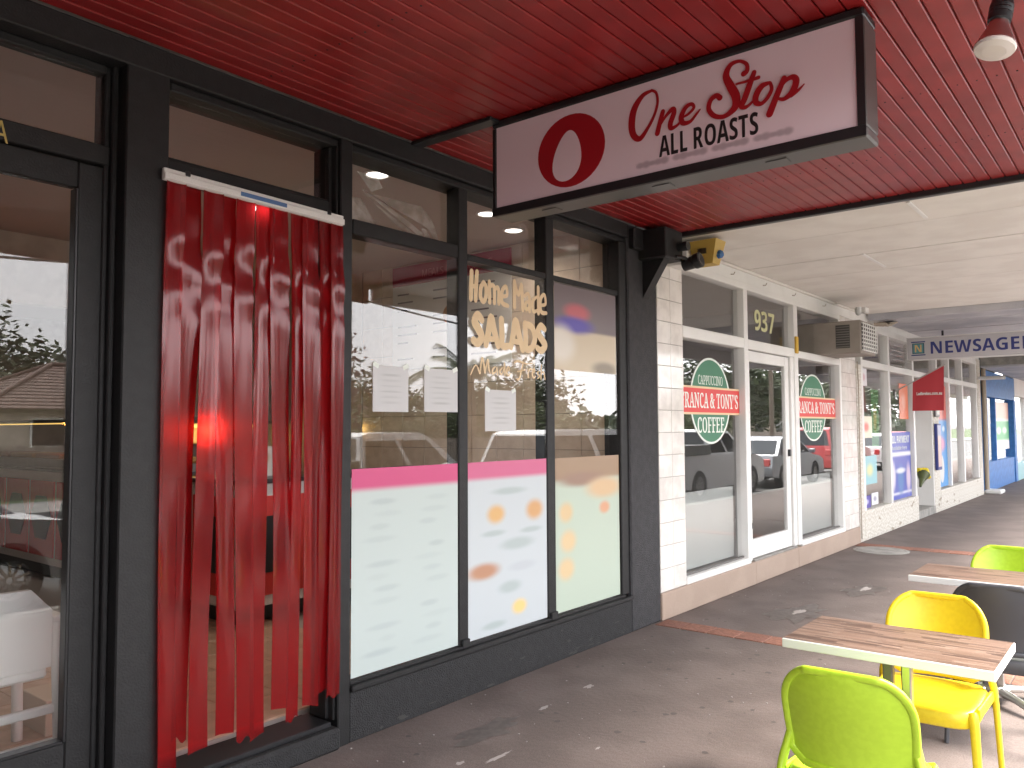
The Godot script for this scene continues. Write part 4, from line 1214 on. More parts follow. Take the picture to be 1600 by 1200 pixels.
func tree(called: String, label: String, at: Vector3, h: float, w: float, crown: ArrayMesh, trunk_r: float) -> void:
	var t := thing(called, label, "tree", at, "", rng.randf() * TAU)
	var st := st_new()
	var top := h * 0.62
	add_tube(st, [v(0, -0.1, 0), v(0.05, top * 0.35, 0.04), v(-0.04, top * 0.7, 0.1), v(0.05, top * 1.1, 0)], trunk_r, 9, trunk_r * 0.4)
	for k in 6:
		var a := TAU * k / 6.0 + rng.randf()
		var y0 := top * rng.randf_range(0.5, 0.85)
		add_tube(st, [v(0, y0, 0.05), v(cos(a) * w * 0.18, y0 + h * 0.12, sin(a) * w * 0.18), v(cos(a) * w * 0.36, y0 + h * 0.26, sin(a) * w * 0.36)], trunk_r * 0.45, 6, trunk_r * 0.12)
	part(t, "trunk", st.commit(), M.bark)
	var c := part(t, "crown", crown, M.leaf, v(0, h * 0.56, 0))
	c.scale = v(w, h * 0.84, w)

func street_side() -> void:
	# cars along the kerb
	car("parked_hatchback", "white hatchback parked at the kerb, mirrored in the lettered door", M.car_white, "hatch", v(1.9, -0.13, 6.0))
	car("parked_utility", "white utility parked at the kerb, mirrored in the takeaway's first pane", M.car_white, "ute", v(8.1, -0.13, 6.0))
	car("parked_wagon", "white wagon mirrored in the takeaway's third pane", M.car_white, "suv", v(14.0, -0.13, 6.0))
	car("parked_wagon", "pale four-wheel drive mirrored in the coffee shop's first window", M.car_white, "ute", v(19.2, -0.13, 6.0))
	car("parked_sedan", "dark sedan with alloy wheels mirrored in the coffee shop door", M.car_silver, "sedan", v(24.6, -0.13, 6.0))
	car("parked_wagon", "red wagon mirrored in the coffee shop's second window", M.car_red, "suv", v(30.4, -0.13, 6.1))
	car("parked_sedan", "white sedan mirrored in the newsagency's first pane", M.car_white, "sedan", v(36.0, -0.13, 6.0))
	car("parked_hatchback", "red hatchback parked farthest along the kerb", M.car_red, "hatch", v(42.0, -0.13, 6.0))
	# far side: hedge, fence, house
	var h := thing("tiled_house", "low weatherboard house with a hipped terracotta tiled roof over the road", "house", v(16.5, 0, 33))
	bx(h, "wall", v(-5.5, -0.1, -3.6), v(5.5, 2.45, 3.6), M.weatherboard, 0.02)
	for x in [-3.6, 0.2, 3.4]:
		var w := bx(h, "window", v(x - 0.7, 0.95, -3.66), v(x + 0.7, 2.1, -3.605), M.white_paint, 0.01)
		bx(w, "pane", v(-0.62, -0.5, -0.034), v(0.62, 0.5, -0.028), M.car_glass, 0.002)
	var roof := st_new()
	for k in 14:
		var t0 := k / 14.0
		var t1 := (k + 1.25) / 14.0
		var ex0 := lerpf(6.2, 2.2, t0)
		var ex1 := lerpf(6.2, 2.2, minf(t1, 1.0))
		var ez0 := lerpf(4.3, 0.02, t0)
		var ez1 := lerpf(4.3, 0.02, minf(t1, 1.0))
		var y0 := lerpf(2.40, 4.35, t0) + 0.05
		var y1 := lerpf(2.40, 4.35, minf(t1, 1.0))
		for s in [-1, 1]:
			quad(roof, v(-ex0, y0, ez0 * s), v(ex0, y0, ez0 * s), v(ex1, y1, ez1 * s), v(-ex1, y1, ez1 * s), v(0, 1, s))
			quad(roof, v(ex0 * s, y0, -ez0), v(ex0 * s, y0, ez0), v(ex1 * s, y1, ez1), v(ex1 * s, y1, -ez1), v(s, 1, 0))
			quad(roof, v(-ex0, y0 - 0.05, ez0 * s), v(ex0, y0 - 0.05, ez0 * s), v(ex0, y0, ez0 * s), v(-ex0, y0, ez0 * s), v(0, 0, s))
			quad(roof, v(ex0 * s, y0 - 0.05, -ez0), v(ex0 * s, y0 - 0.05, ez0), v(ex0 * s, y0, ez0), v(ex0 * s, y0, -ez0), v(s, 0, 0))
	part(h, "roof", roof.commit(), M.roof_tile)
	for sx in [-1, 1]:
		for sz in [-1, 1]:
			tube(h, "hip_ridge", [v(6.25 * sx, 2.46, 4.35 * sz), v(2.2 * sx, 4.42, 0.03 * sz)], 0.09, M.roof_tile, 6)
	tube(h, "ridge", [v(-2.2, 4.43, 0), v(2.2, 4.43, 0)], 0.09, M.roof_tile, 6)
	var h2 := thing("brick_house", "plain low house with a dark gabled roof farther along over the road", "house", v(66, 0, 27))
	bx(h2, "wall", v(-7, -0.1, -4), v(7, 2.7, 4), M.weatherboard, 0.02)
	var gp := PackedVector2Array([Vector2(-4.6, 2.6), Vector2(4.6, 2.6), Vector2(0, 4.8)])
	var g := prism(h2, "roof", gp, -7.5, 7.5, M.roof_tile)
	g.rotation.y = PI / 2
	for x in [-4.5, 0.0, 4.5]:
		bx(h2, "window", v(x - 0.8, 0.9, -4.05), v(x + 0.8, 2.1, -4.0), M.car_glass, 0.01)
	var fence := thing("front_fence", "long paling fence in front of the houses over the road", "fence", v(-10, 0, 17.2))
	var pal := st_new()
	for i in 620:
		add_box(pal, v(i * 0.13, 0, 0), v(i * 0.13 + 0.11, 1.25 + 0.03 * sin(i * 1.7), 0.02), 0.003)
	var fp := part(fence, "paling", pal.commit(), mat(lin(0.24, 0.2, 0.165), 0.9))
	fp.set_meta("kind", "stuff")
	bx(fence, "rail", v(0, 0.3, 0.021), v(80.6, 0.38, 0.06), M.bark)
	bx(fence, "rail", v(0, 1.0, 0.021), v(80.6, 1.08, 0.06), M.bark)
	# trees
	var gum := crown_mesh(5200, Vector3.ONE, 0.030, lin(0.025, 0.04, 0.016), lin(0.075, 0.095, 0.04), 3)
	var plum := crown_mesh(2600, Vector3.ONE, 0.034, lin(0.055, 0.018, 0.025), lin(0.11, 0.035, 0.045), 4)
	var hedge := crown_mesh(3600, Vector3.ONE, 0.034, lin(0.05, 0.075, 0.02), lin(0.11, 0.13, 0.045), 5)
	tree("plum_tree", "purple-leaved plum tree on the far verge, mirrored in the takeaway's first pane", v(13.6, 0, 14.9), 4.6, 3.0, plum, 0.09)
	var spots := [[-4, 34, 5.6, 8], [9, 47, 8.2, 10], [19, 50, 8.6, 11], [27, 32, 4.6, 6], [33, 36, 5.4, 7], [46, 33, 6.5, 8], [57, 22, 8.0, 10], [68, 24, 7.5, 10], [84, 26, 7, 12], [-16, 30, 6, 10], [28, 48, 7.5, 10], [104, 28, 9, 15]]
	var names := ["leftmost gum tree but one behind the tiled house", "tall gum tree left behind the tiled house roof", "tall gum tree right behind the tiled house roof", "lower gum tree between the two houses", "gum tree left behind the gabled house", "gum tree right behind the gabled house", "dense gum tree mirrored in the coffee shop door", "broad gum tree past the end of the fence", "broad gum tree far along the road", "leftmost gum tree over the road", "gum tree deep between the two houses", "farthest gum tree along the road"]
	for i in spots.size():
		var s: Array = spots[i]
		tree("gum_tree", names[i], v(s[0], 0, s[1]), s[2], s[3], gum, 0.22)
	for i in 5:
		tree("garden_shrub", ["low green shrub inside the fence, left of the tiled house", "low green shrub inside the fence at the tiled house's right corner", "low green shrub inside the fence, mirrored in the second pane", "low green shrub inside the fence, left of the gabled house", "low green shrub inside the fence, right of the gabled house"][i], v([4.6, 18.8, 24.0, 29.5, 46.5][i], 0, 18.6), [2.6, 2.8, 3.0, 2.6, 2.9][i], 3.2, hedge, 0.06)
	var belt := st_new()
	for i in 9000:
		var p := v(rng.randf_range(-60, 260), 0, rng.randf_range(52, 70))
		p.y = pow(rng.randf(), 0.8) * (3.6 + 1.3 * sin(p.x * 0.11) + 1.0 * sin(p.x * 0.31 + 1.0))
		var a := v(rng.randfn(), rng.randfn() * 0.6, rng.randfn()).normalized()
		var b := a.cross(v(rng.randfn(), rng.randfn(), rng.randfn())).normalized()
		belt.set_color(lin(0.03, 0.042, 0.02).lerp(lin(0.075, 0.09, 0.045), rng.randf()))
		tri(belt, p - a * 0.9, p + b * 0.55, p + a * 0.9, v(0, 0, -1))
		tri(belt, p - a * 0.9, p - b * 0.55, p + a * 0.9, v(0, 0, -1))
	var bt := part(self, "tree_belt", belt.commit(), M.leaf)
	bt.set_meta("kind", "stuff")
	tag(bt, "far belt of dark green trees closing the view over the road", "trees")
	# palm on the verge
	var p := thing("palm_tree", "palm with drooping fronds mirrored under the SALADS lettering", "palm tree", v(20.6, 0, 15.0))
	tube(p, "trunk", [v(0, -0.1, 0), v(0.1, 1.6, 0), v(0.05, 3.4, 0.05)], 0.2, M.bark, 10, 0.14)
	for k in 18:
		var a := TAU * k / 18.0 + rng.randf() * 0.3
		var dr := rng.randf_range(0.6, 1.5)
		var st := st_new()
		var prev := v(0.05, 3.4, 0.05)
		for q in 11:
			var t := (q + 1) / 11.0
			var cur := v(0.05 + cos(a) * 2.1 * t, 3.4 + 1.3 * t * (2.0 - dr) - 2.0 * dr * t * t * 0.7, 0.05 + sin(a) * 2.1 * t)
			var side := v(-sin(a), 0, cos(a))
			st.set_color(lin(0.04, 0.06, 0.02).lerp(lin(0.1, 0.12, 0.045), rng.randf()))
			for s in [-1, 1]:
				for z in 3:
					var o := prev.lerp(cur, z / 3.0)
					var tip: Vector3 = o + side * s * 0.5 * (1.05 - t * 0.7) + (cur - prev) * 0.8 + v(0, -0.22, 0)
					tri(st, o, o + (cur - prev) * 0.28, tip, Vector3.UP)
			prev = cur
		part(p, "frond", st.commit(), M.leaf)
	# power poles and wires
	for i in 4:
		var x := -22.0 + i * 34.0
		var pl := thing("power_pole", ["timber power pole left of the tiled house", "timber power pole nearest the plum tree", "timber power pole by the gabled house", "timber power pole farthest along the road"][i], "power pole", v(x, 0, 14.2))
		tube(pl, "post", [v(0, -0.1, 0), v(0, 8.2, 0)], 0.15, M.bark, 10, 0.11)
		bx(pl, "cross_arm", v(-0.05, 7.5, -1.1), v(0.05, 7.62, 1.1), M.bark)
		bx(pl, "cross_arm", v(-0.05, 6.3, -0.8), v(0.05, 6.4, 0.8), M.bark)
	for w in [[7.66, -1.0, "top wire nearest the kerb"], [7.66, -0.35, "second top wire from the kerb"], [7.66, 0.4, "third top wire from the kerb"], [7.66, 1.0, "top wire farthest from the kerb"], [6.44, -0.7, "lower wire nearest the kerb"], [6.44, 0.7, "lower wire farthest from the kerb"], [5.6, 0.0, "thick lowest cable"]]:
		var st := st_new()
		for i in 3:
			var pts := []
			for q in 13:
				var t := q / 12.0
				pts.append(v(-22.0 + (i + t) * 34.0, w[0] - 0.9 * (1.0 - pow(2.0 * t - 1.0, 2)), 14.2 + w[1]))
			add_tube(st, pts, 0.014 if w[0] > 6 else 0.03, 5)
		var o := part(self, "power_wire", st.commit(), M.rubber)
		tag(o, w[2] + " strung between the timber power poles", "wire")

# ---------------------------------------------------------------- signs and curtain
func sign_board() -> void:
	var s := thing("hanging_sign", "long white hanging sign lettered One Stop ALL ROASTS under the red soffit", "sign", v(3.30, 2.79, 0.57))
	var F: Material = M.steel_dark
	var len_ := 1.93
	var st := st_new()
	bx(s, "lightbox", v(0.014, 0.004, 0.004), v(0.156, 0.496, len_ - 0.004), M.black_satin, 0.004)
	# frame bars round both faces
	bx(s, "frame_bar", v(0.0, -0.012, 0.0), v(0.17, 0.03, len_), M.sign_frame, 0.008)
	bx(s, "frame_bar", v(0.0, 0.476, 0.0), v(0.17, 0.516, len_), M.black_satin, 0.008)
	bx(s, "frame_bar", v(0.0, 0.0305, 0.0), v(0.17, 0.4755, 0.028), M.black_satin, 0.008)
	bx(s, "frame_bar", v(0.0, 0.0305, len_ - 0.032), v(0.17, 0.4755, len_), M.sign_frame, 0.008)
	bx(s, "frame_lip", v(-0.004, -0.010, 0.002), v(0.0005, 0.034, len_ - 0.002), M.black_satin, 0.002)
	bx(s, "frame_lip", v(-0.004, 0.0345, len_ - 0.034), v(0.0005, 0.475, len_ - 0.002), M.black_satin, 0.002)
	bx(s, "face_panel", v(0.006, 0.03, 0.028), v(0.0135, 0.476, len_ - 0.032), M.sign_face, 0.001)
	bx(s, "face_panel", v(0.1565, 0.03, 0.028), v(0.164, 0.476, len_ - 0.032), M.sign_face, 0.001)
	for z in [0.3, 0.95, 1.5]:
		bx(s, "rivet_plate", v(0.05, -0.016, z), v(0.11, -0.0125, z + 0.09), M.sign_frame, 0.001)
	# plain round emblem where the shop's figure stands
	var ring := PackedVector2Array()
	for i in 40:
		var a := TAU * i / 40.0
		ring.append(Vector2(cos(a) * 0.205, sin(a) * 0.185))
	var yaw := -PI / 2
	var e := prism(s, "emblem", ring, -0.0006, 0.0006, M.sign_red, v(0.0052, 0.245, 0.515))
	e.rotation.y = yaw
	var inner := PackedVector2Array()
	for i in 36:
		var a := TAU * i / 36.0
		inner.append(Vector2(cos(a) * (0.085 - 0.022 * sin(a)) + sin(a) * 0.015, sin(a) * 0.128))
	var e2 := prism(s, "emblem_centre", inner, -0.0006, 0.0006, M.sign_face, v(0.0042, 0.222, 0.495))
	e2.rotation.y = yaw
	# lettering, traced in sign-plane metres: u is z, v is y
	var xf := Transform3D(Basis(Vector3(0, 0, 1), Vector3(0, 1, 0), Vector3(-1, 0, 0)), v(0.0040, -2.79, -0.57))
	brush(s, "lettering", ONE_STOP, M.sign_red, xf)
	text(s, "lettering", "ALL ROASTS", v(0.0045, 2.939 - 2.79, 1.822 - 0.57), 0.475, 0.098, M.sign_black, yaw)
	var words := []
	for i in 24:
		if i % 6 != 5:
			words.append([0.03 + i * 0.041, 0.5, 0.042, 0.40 + 0.1 * sin(i * 2.1), lin(0.50, 0.39, 0.43)])
	var bl := print_mat(192, 14, lin(0.86, 0.69, 0.75), [], words)
	sheet(s, "small_print", 0.78, 0.05, bl, v(0.0047, 2.872 - 2.79, 1.85 - 0.57), yaw)
	for z in [0.08, 1.75]:
		bx(s, "hanger", v(0.06, 0.505, z), v(0.1, 0.522, z + 0.06), M.black_satin, 0.003)

func strip_curtain() -> void:
	var s := thing("strip_curtain", "red translucent plastic strip curtain hanging from a white rail in the doorway", "curtain", v(1.735, 0, 0))
	var rail := bx(s, "rail", v(0.0, 2.715, 0.012), v(0.985, 2.768, 0.034), M.white_paint, 0.003)
	rail.rotation.z = -0.016
	bx(rail, "lip", v(-0.492, -0.024, 0.011), v(0.492, 0.006, 0.022), M.white_paint, 0.003)
	bx(rail, "label_strip", v(-0.125, -0.014, 0.0222), v(0.13, 0.006, 0.0235), mat(lin(0.08, 0.16, 0.33), 0.5), 0.0005)
	for x in [-0.395, 0.385]:
		bx(rail, "clip", v(x, 0.012, 0.006), v(x + 0.022, 0.034, 0.018), M.black_satin, 0.002)
	# [top middle x, bottom middle x, width, bottom y, twist, depth]
	var strips := [[0.055, 0.062, 0.088, 0.14, 0.12, 0.018], [0.150, 0.124, 0.10, 0.30, 1.0, 0.005], [0.232, 0.214, 0.098, 0.235, 0.35, 0.016], [0.320, 0.330, 0.112, 0.265, -0.2, 0.004], [0.405, 0.440, 0.100, 0.215, 0.3, 0.018], [0.510, 0.515, 0.104, 0.20, -0.35, 0.006], [0.595, 0.632, 0.105, 0.30, 0.6, 0.017], [0.71, 0.712, 0.10, 0.225, -0.45, 0.005], [0.79, 0.80, 0.10, 0.27, 0.5, 0.018], [0.885, 0.885, 0.105, 0.31, -0.3, 0.006], [0.95, 0.945, 0.08, 0.28, 0.3, 0.019]]
	var k := 0
	for q in strips:
		var st := st_new()
		st.set_smooth_group(0)
		var rows := 44
		var cols := 8
		var grid := []
		var ph := rng.randf() * TAU
		var fq := rng.randf_range(3.5, 6.0)
		for i in rows + 1:
			var t := i / float(rows)
			var y: float = lerpf(2.735 - q[0] * 0.016, q[3], t)
			var cx: float = lerpf(q[0], q[1], smoothstep(0.0, 1.0, t)) + 0.008 * sin(t * 4.0 + ph)
			var tw: float = q[4] * sin(minf(1.0, t * 1.4) * PI * 0.5 + 0.25 * sin(t * fq + ph)) * smoothstep(0.0, 0.12, t)
			var buckle := 0.006 * exp(-pow((t - 0.14) / 0.09, 2)) * sin(t * 60.0 + ph) + 0.004 * sin(t * fq * 2.3 + ph)
			var row := []
			for j in cols + 1:
				var a := j / float(cols) - 0.5
				var cup := (a * a - 0.08) * 0.05 * (0.6 + 0.5 * sin(t * fq + ph)) 
				var px: float = a * q[2] * lerpf(1.0, 0.88, smoothstep(0.1, 0.6, t))
				var jag := (0.011 * sin(j * 1.1 + ph) if k % 3 == 1 else 0.0015) if i == rows else 0.0
				row.append(v(cx + px * cos(tw) - cup * sin(tw), y + jag + a * 0.02 * sin(ph), q[5] + px * sin(tw) * 0.5 + cup * cos(tw) + buckle * (1.0 + a)))
			grid.append(row)
		var th := v(0, 0, 0.0022)
		for face in 2:
			for i in rows:
				for j in cols:
					var o := th * face
					var A: Vector3 = grid[i][j] + o
					var B: Vector3 = grid[i][j + 1] + o
					var C: Vector3 = grid[i + 1][j + 1] + o
					var D: Vector3 = grid[i + 1][j] + o
					for w in ([A, B, C, A, C, D] if face == 1 else [A, C, B, A, D, C]):
						st.add_vertex(w)
		st.set_smooth_group(-1)
		for i in rows:
			for e in [0, cols]:
				var A: Vector3 = grid[i][e]
				var D: Vector3 = grid[i + 1][e]
				for w in ([A, A + th, D + th, A, D + th, D] if e == 0 else [A, D + th, A + th, A, D, D + th]):
					st.add_vertex(w)
		for j in cols:
			for e in [0, rows]:
				var A: Vector3 = grid[e][j]
				var B: Vector3 = grid[e][j + 1]
				for w in ([A, B + th, A + th, A, B, B + th] if e == 0 else [A, A + th, B + th, A, B + th, B]):
					st.add_vertex(w)
		st.index()
		st.generate_normals()
		part(s, "strip", st.commit(), M.pvc_red)
		k += 1

func roast_prints() -> void:
	var z := -0.0385
	# hand-painted window words
	var w1 := thing("window_lettering", "cream cartoon words Home Made SALADS painted on the takeaway's second pane", "window lettering", v(0, 0, 0))
	brush(w1, "lettering", HOME_SALADS, M.cream_ink, Transform3D(Basis.IDENTITY, v(0, 0, z)))
	var w2 := thing("window_lettering", "thin cream handwritten words Made Fresh low on the takeaway's second pane", "window lettering", v(0, 0, 0))
	brush(w2, "lettering", MADE_FRESH, M.cream_ink, Transform3D(Basis.IDENTITY, v(0, 0, z)))
	# posters along the foot of the window
	var greenish := lin(0.49, 0.55, 0.53)
	var whitish := lin(0.51, 0.55, 0.57)
	var pink := lin(0.56, 0.075, 0.20)
	var faint := lin(0.40, 0.455, 0.455)
	var b1 := []
	for col in 2:
		for i in 13:
			if (i + col) % 5 == 4:
				continue
			b1.append([0.27 + 0.47 * col + 0.05 * sin(i * 1.9 + col), 0.17 + i * 0.062, 0.16 + 0.05 * sin(i * 2.7), 0.022, faint.lerp(greenish, 0.2 + 0.5 * absf(sin(i * 1.3 + col)))])
	var p1 := thing("window_poster", "large pale poster with a pink heading, leftmost along the takeaway window", "poster", v(3.262, 0.868, z))
	sheet(p1, "print", 0.835, 1.105, print_mat(96, 132, greenish, [[-0.05, 0.105, pink]], b1), Vector3.ZERO)
	var p2 := thing("window_poster", "large pale poster with pink heading and small food pictures, middle of the takeaway window", "poster", v(4.187, 0.868, z))
	sheet(p2, "print", 0.825, 1.105, print_mat(96, 132, whitish, [[-0.05, 0.10, lin(0.57, 0.12, 0.24)]], [[0.33, 0.31, 0.15, 0.075, lin(0.62, 0.38, 0.16)], [0.83, 0.31, 0.16, 0.085, lin(0.58, 0.33, 0.15)], [0.18, 0.63, 0.26, 0.065, lin(0.45, 0.24, 0.15)], [0.62, 0.88, 0.13, 0.06, lin(0.78, 0.55, 0.22)], [0.6, 0.5, 0.3, 0.05, faint], [0.5, 0.75, 0.2, 0.05, faint], [0.5, 0.18, 0.3, 0.03, faint], [0.3, 0.42, 0.2, 0.025, faint], [0.78, 0.43, 0.2, 0.025, faint], [0.66, 0.64, 0.25, 0.04, lin(0.47, 0.5, 0.53)], [0.3, 0.95, 0.2, 0.03, faint]]), Vector3.ZERO)
	var p3 := thing("window_poster", "large poster with brown pastry pictures along its top, rightmost along the takeaway window", "poster", v(5.14, 0.868, z))
	sheet(p3, "print", 0.865, 1.10, print_mat(96, 132, lin(0.46, 0.53, 0.44), [[-0.05, 0.15, lin(0.33, 0.22, 0.14)]], [[0.4, 0.15, 0.5, 0.07, lin(0.3, 0.19, 0.14)], [0.75, 0.22, 0.4, 0.1, lin(0.60, 0.42, 0.25)], [0.15, 0.36, 0.14, 0.09, lin(0.62, 0.46, 0.26)], [0.18, 0.55, 0.16, 0.1, lin(0.64, 0.48, 0.28)], [0.15, 0.73, 0.16, 0.1, lin(0.64, 0.48, 0.28)], [0.75, 0.36, 0.12, 0.06, lin(0.62, 0.33, 0.2)]]), Vector3.ZERO)
	var p4 := thing("window_poster", "violet and cream poster high in the takeaway's third pane", "poster", v(5.13, 2.375, z))
	sheet(p4, "print", 0.84, 0.63, print_mat(64, 56, lin(0.16, 0.12, 0.13), [[0.52, 1.1, lin(0.56, 0.46, 0.32)]], [[0.35, 0.3, 0.28, 0.14, lin(0.5, 0.1, 0.12)], [0.3, 0.46, 0.42, 0.14, lin(0.08, 0.05, 0.36)], [0.1, 0.7, 0.3, 0.3, lin(0.66, 0.6, 0.52)], [0.8, 0.95, 0.3, 0.12, lin(0.25, 0.2, 0.14)]]), Vector3.ZERO)
	var faint2 := lin(0.38, 0.37, 0.37)
	var i := 0
	for n in [[3.125, 1.862, 0.27, 0.26, "left of the pair of white notices taped in the takeaway's first pane"], [3.535, 1.866, 0.29, 0.26, "right of the pair of white notices taped in the takeaway's first pane"], [4.10, 1.752, 0.32, 0.27, "single white notice taped under the words Made Fresh"]]:
		var p := thing("notice", n[4], "notice", v(n[0], n[1], z), "")
		var rows := []
		for q in 6:
			rows.append([0.5, 0.2 + q * 0.12, 0.42, 0.03, faint2.lerp(lin(0.50, 0.49, 0.49), 0.4 if (q + i) % 3 else 0.0)])
		sheet(p, "print", n[2], n[3], print_mat(40, 40, lin(0.50, 0.49, 0.49), [], rows), Vector3.ZERO)
		for q in [-1, 1]:
			var tp := bx(p, "tape", v(q * n[2] * 0.42 - 0.022, n[3] * 0.5 - 0.012, 0.0012), v(q * n[2] * 0.42 + 0.022, n[3] * 0.5 + 0.014, 0.0018), M.pale_ink, 0.0001)
			tp.rotation.z = 0.4 * q
		i += 1
	# loose film peeling in the first fanlight
	var film := thing("peeling_film", "crumpled clear film peeling off the inside of the first fanlight", "film", v(0.03, 0, -0.15))
	var fm := mat(lin(0.62, 0.58, 0.52), 0.35)
	fm.transparency = BaseMaterial3D.TRANSPARENCY_ALPHA
	fm.albedo_color.a = 0.6
	fm.albedo_texture = noise_tex(0.03, lin(0.55, 0.53, 0.5), lin(1, 1, 1), 71, 3, 0.3, 0.7, 128)
	fm.uv1_triplanar = true
	fm.uv1_scale = Vector3.ONE * 2.0
	var curls := [[[3.02, 3.03], [3.10, 3.02], [3.32, 2.90], [3.44, 2.83], [3.45, 2.79], [3.28, 2.86], [3.12, 2.97]], [[3.10, 3.02], [3.42, 2.995], [3.56, 2.95], [3.60, 2.90], [3.57, 2.86], [3.43, 2.88], [3.30, 2.93]], [[3.42, 2.86], [3.455, 2.86], [3.51, 2.785], [3.47, 2.785]], [[2.86, 2.93], [3.0, 2.965], [3.06, 2.90], [3.20, 2.785], [2.87, 2.785]], [[2.99, 3.13], [3.12, 3.12], [3.16, 3.06], [3.10, 3.03]], [[3.45, 2.90], [3.61, 2.87], [3.58, 2.785], [3.53, 2.785]]]
	for c in curls:
		var poly := PackedVector2Array()
		for p in c:
			poly.append(Vector2(p[0], p[1]))
		var idx := Geometry2D.triangulate_polygon(poly)
		var st := st_new()
		for q in range(0, idx.size(), 3):
			var vs := []
			for e in 3:
				var p := poly[idx[q + e]]
				vs.append(v(p.x, p.y, -0.02 + 0.05 * sin(p.x * 11.0 + p.y * 7.0)))
			tri(st, vs[0], vs[1], vs[2], v(0, 0, 1))
		part(film, "piece", st.commit(), fm)

func coffee_prints() -> void:
	var z := -0.0675
	for w in [[6.68, 8.03, 7.35, 1.89, 0.245, 0.42, "first"], [9.62, 11.20, 10.32, 1.87, 0.24, 0.46, "second"]]:
		var s := thing("window_sign", "red FRANCA & TONY'S band over green COFFEE disc on the coffee shop's %s window" % w[6], "window sign", v(w[2], w[3], z), "coffee signs on glass")
		var disc := PackedVector2Array()
		var rim := PackedVector2Array()
		for i in 48:
			var a := TAU * i / 48.0
			disc.append(Vector2(cos(a) * w[5], sin(a) * 0.40))
			rim.append(Vector2(cos(a) * (w[5] + 0.03), sin(a) * 0.42))
		prism(s, "rim", rim, -0.0008, 0.0, M.pale_ink)
		prism(s, "disc", disc, 0.0002, 0.0008, M.green_ink)
		bx(s, "band_edge", v(w[0] - w[2] + 0.005, -0.135, 0.0009), v(w[1] - w[2] - 0.005, 0.135, 0.0013), M.cream_ink, 0.0001)
		bx(s, "band", v(w[0] - w[2] + 0.005, -0.115, 0.0014), v(w[1] - w[2] - 0.005, 0.115, 0.002), M.red_ink, 0.0001)
		text(s, "lettering", "FRANCA & TONY'S", v((w[0] + w[1]) * 0.5 - w[2] - 0.01, 0.0, 0.0026), (w[1] - w[0]) * 0.95, 0.145, M.pale_ink, 0.0, "Droid Serif", true, 0.001)
		text(s, "lettering", "COFFEE", v(0, -0.235, 0.0016), w[5] * 1.42, 0.15, M.pale_ink, 0.0, "Droid Serif", true, 0.001)
		text(s, "lettering", "CAPPUCCINO", v(0, 0.2, 0.0016), w[5] * 1.3, 0.09, M.pale_ink, 0.0, "Droid Serif", false, 0.001)
	var n := thing("street_number", "pale yellow painted street number 937 over the coffee shop door", "street number", v(8.77, 2.805, z))
	text(n, "lettering", "937", Vector3.ZERO, 0.58, 0.23, mat(lin(0.56, 0.55, 0.30), 0.6))

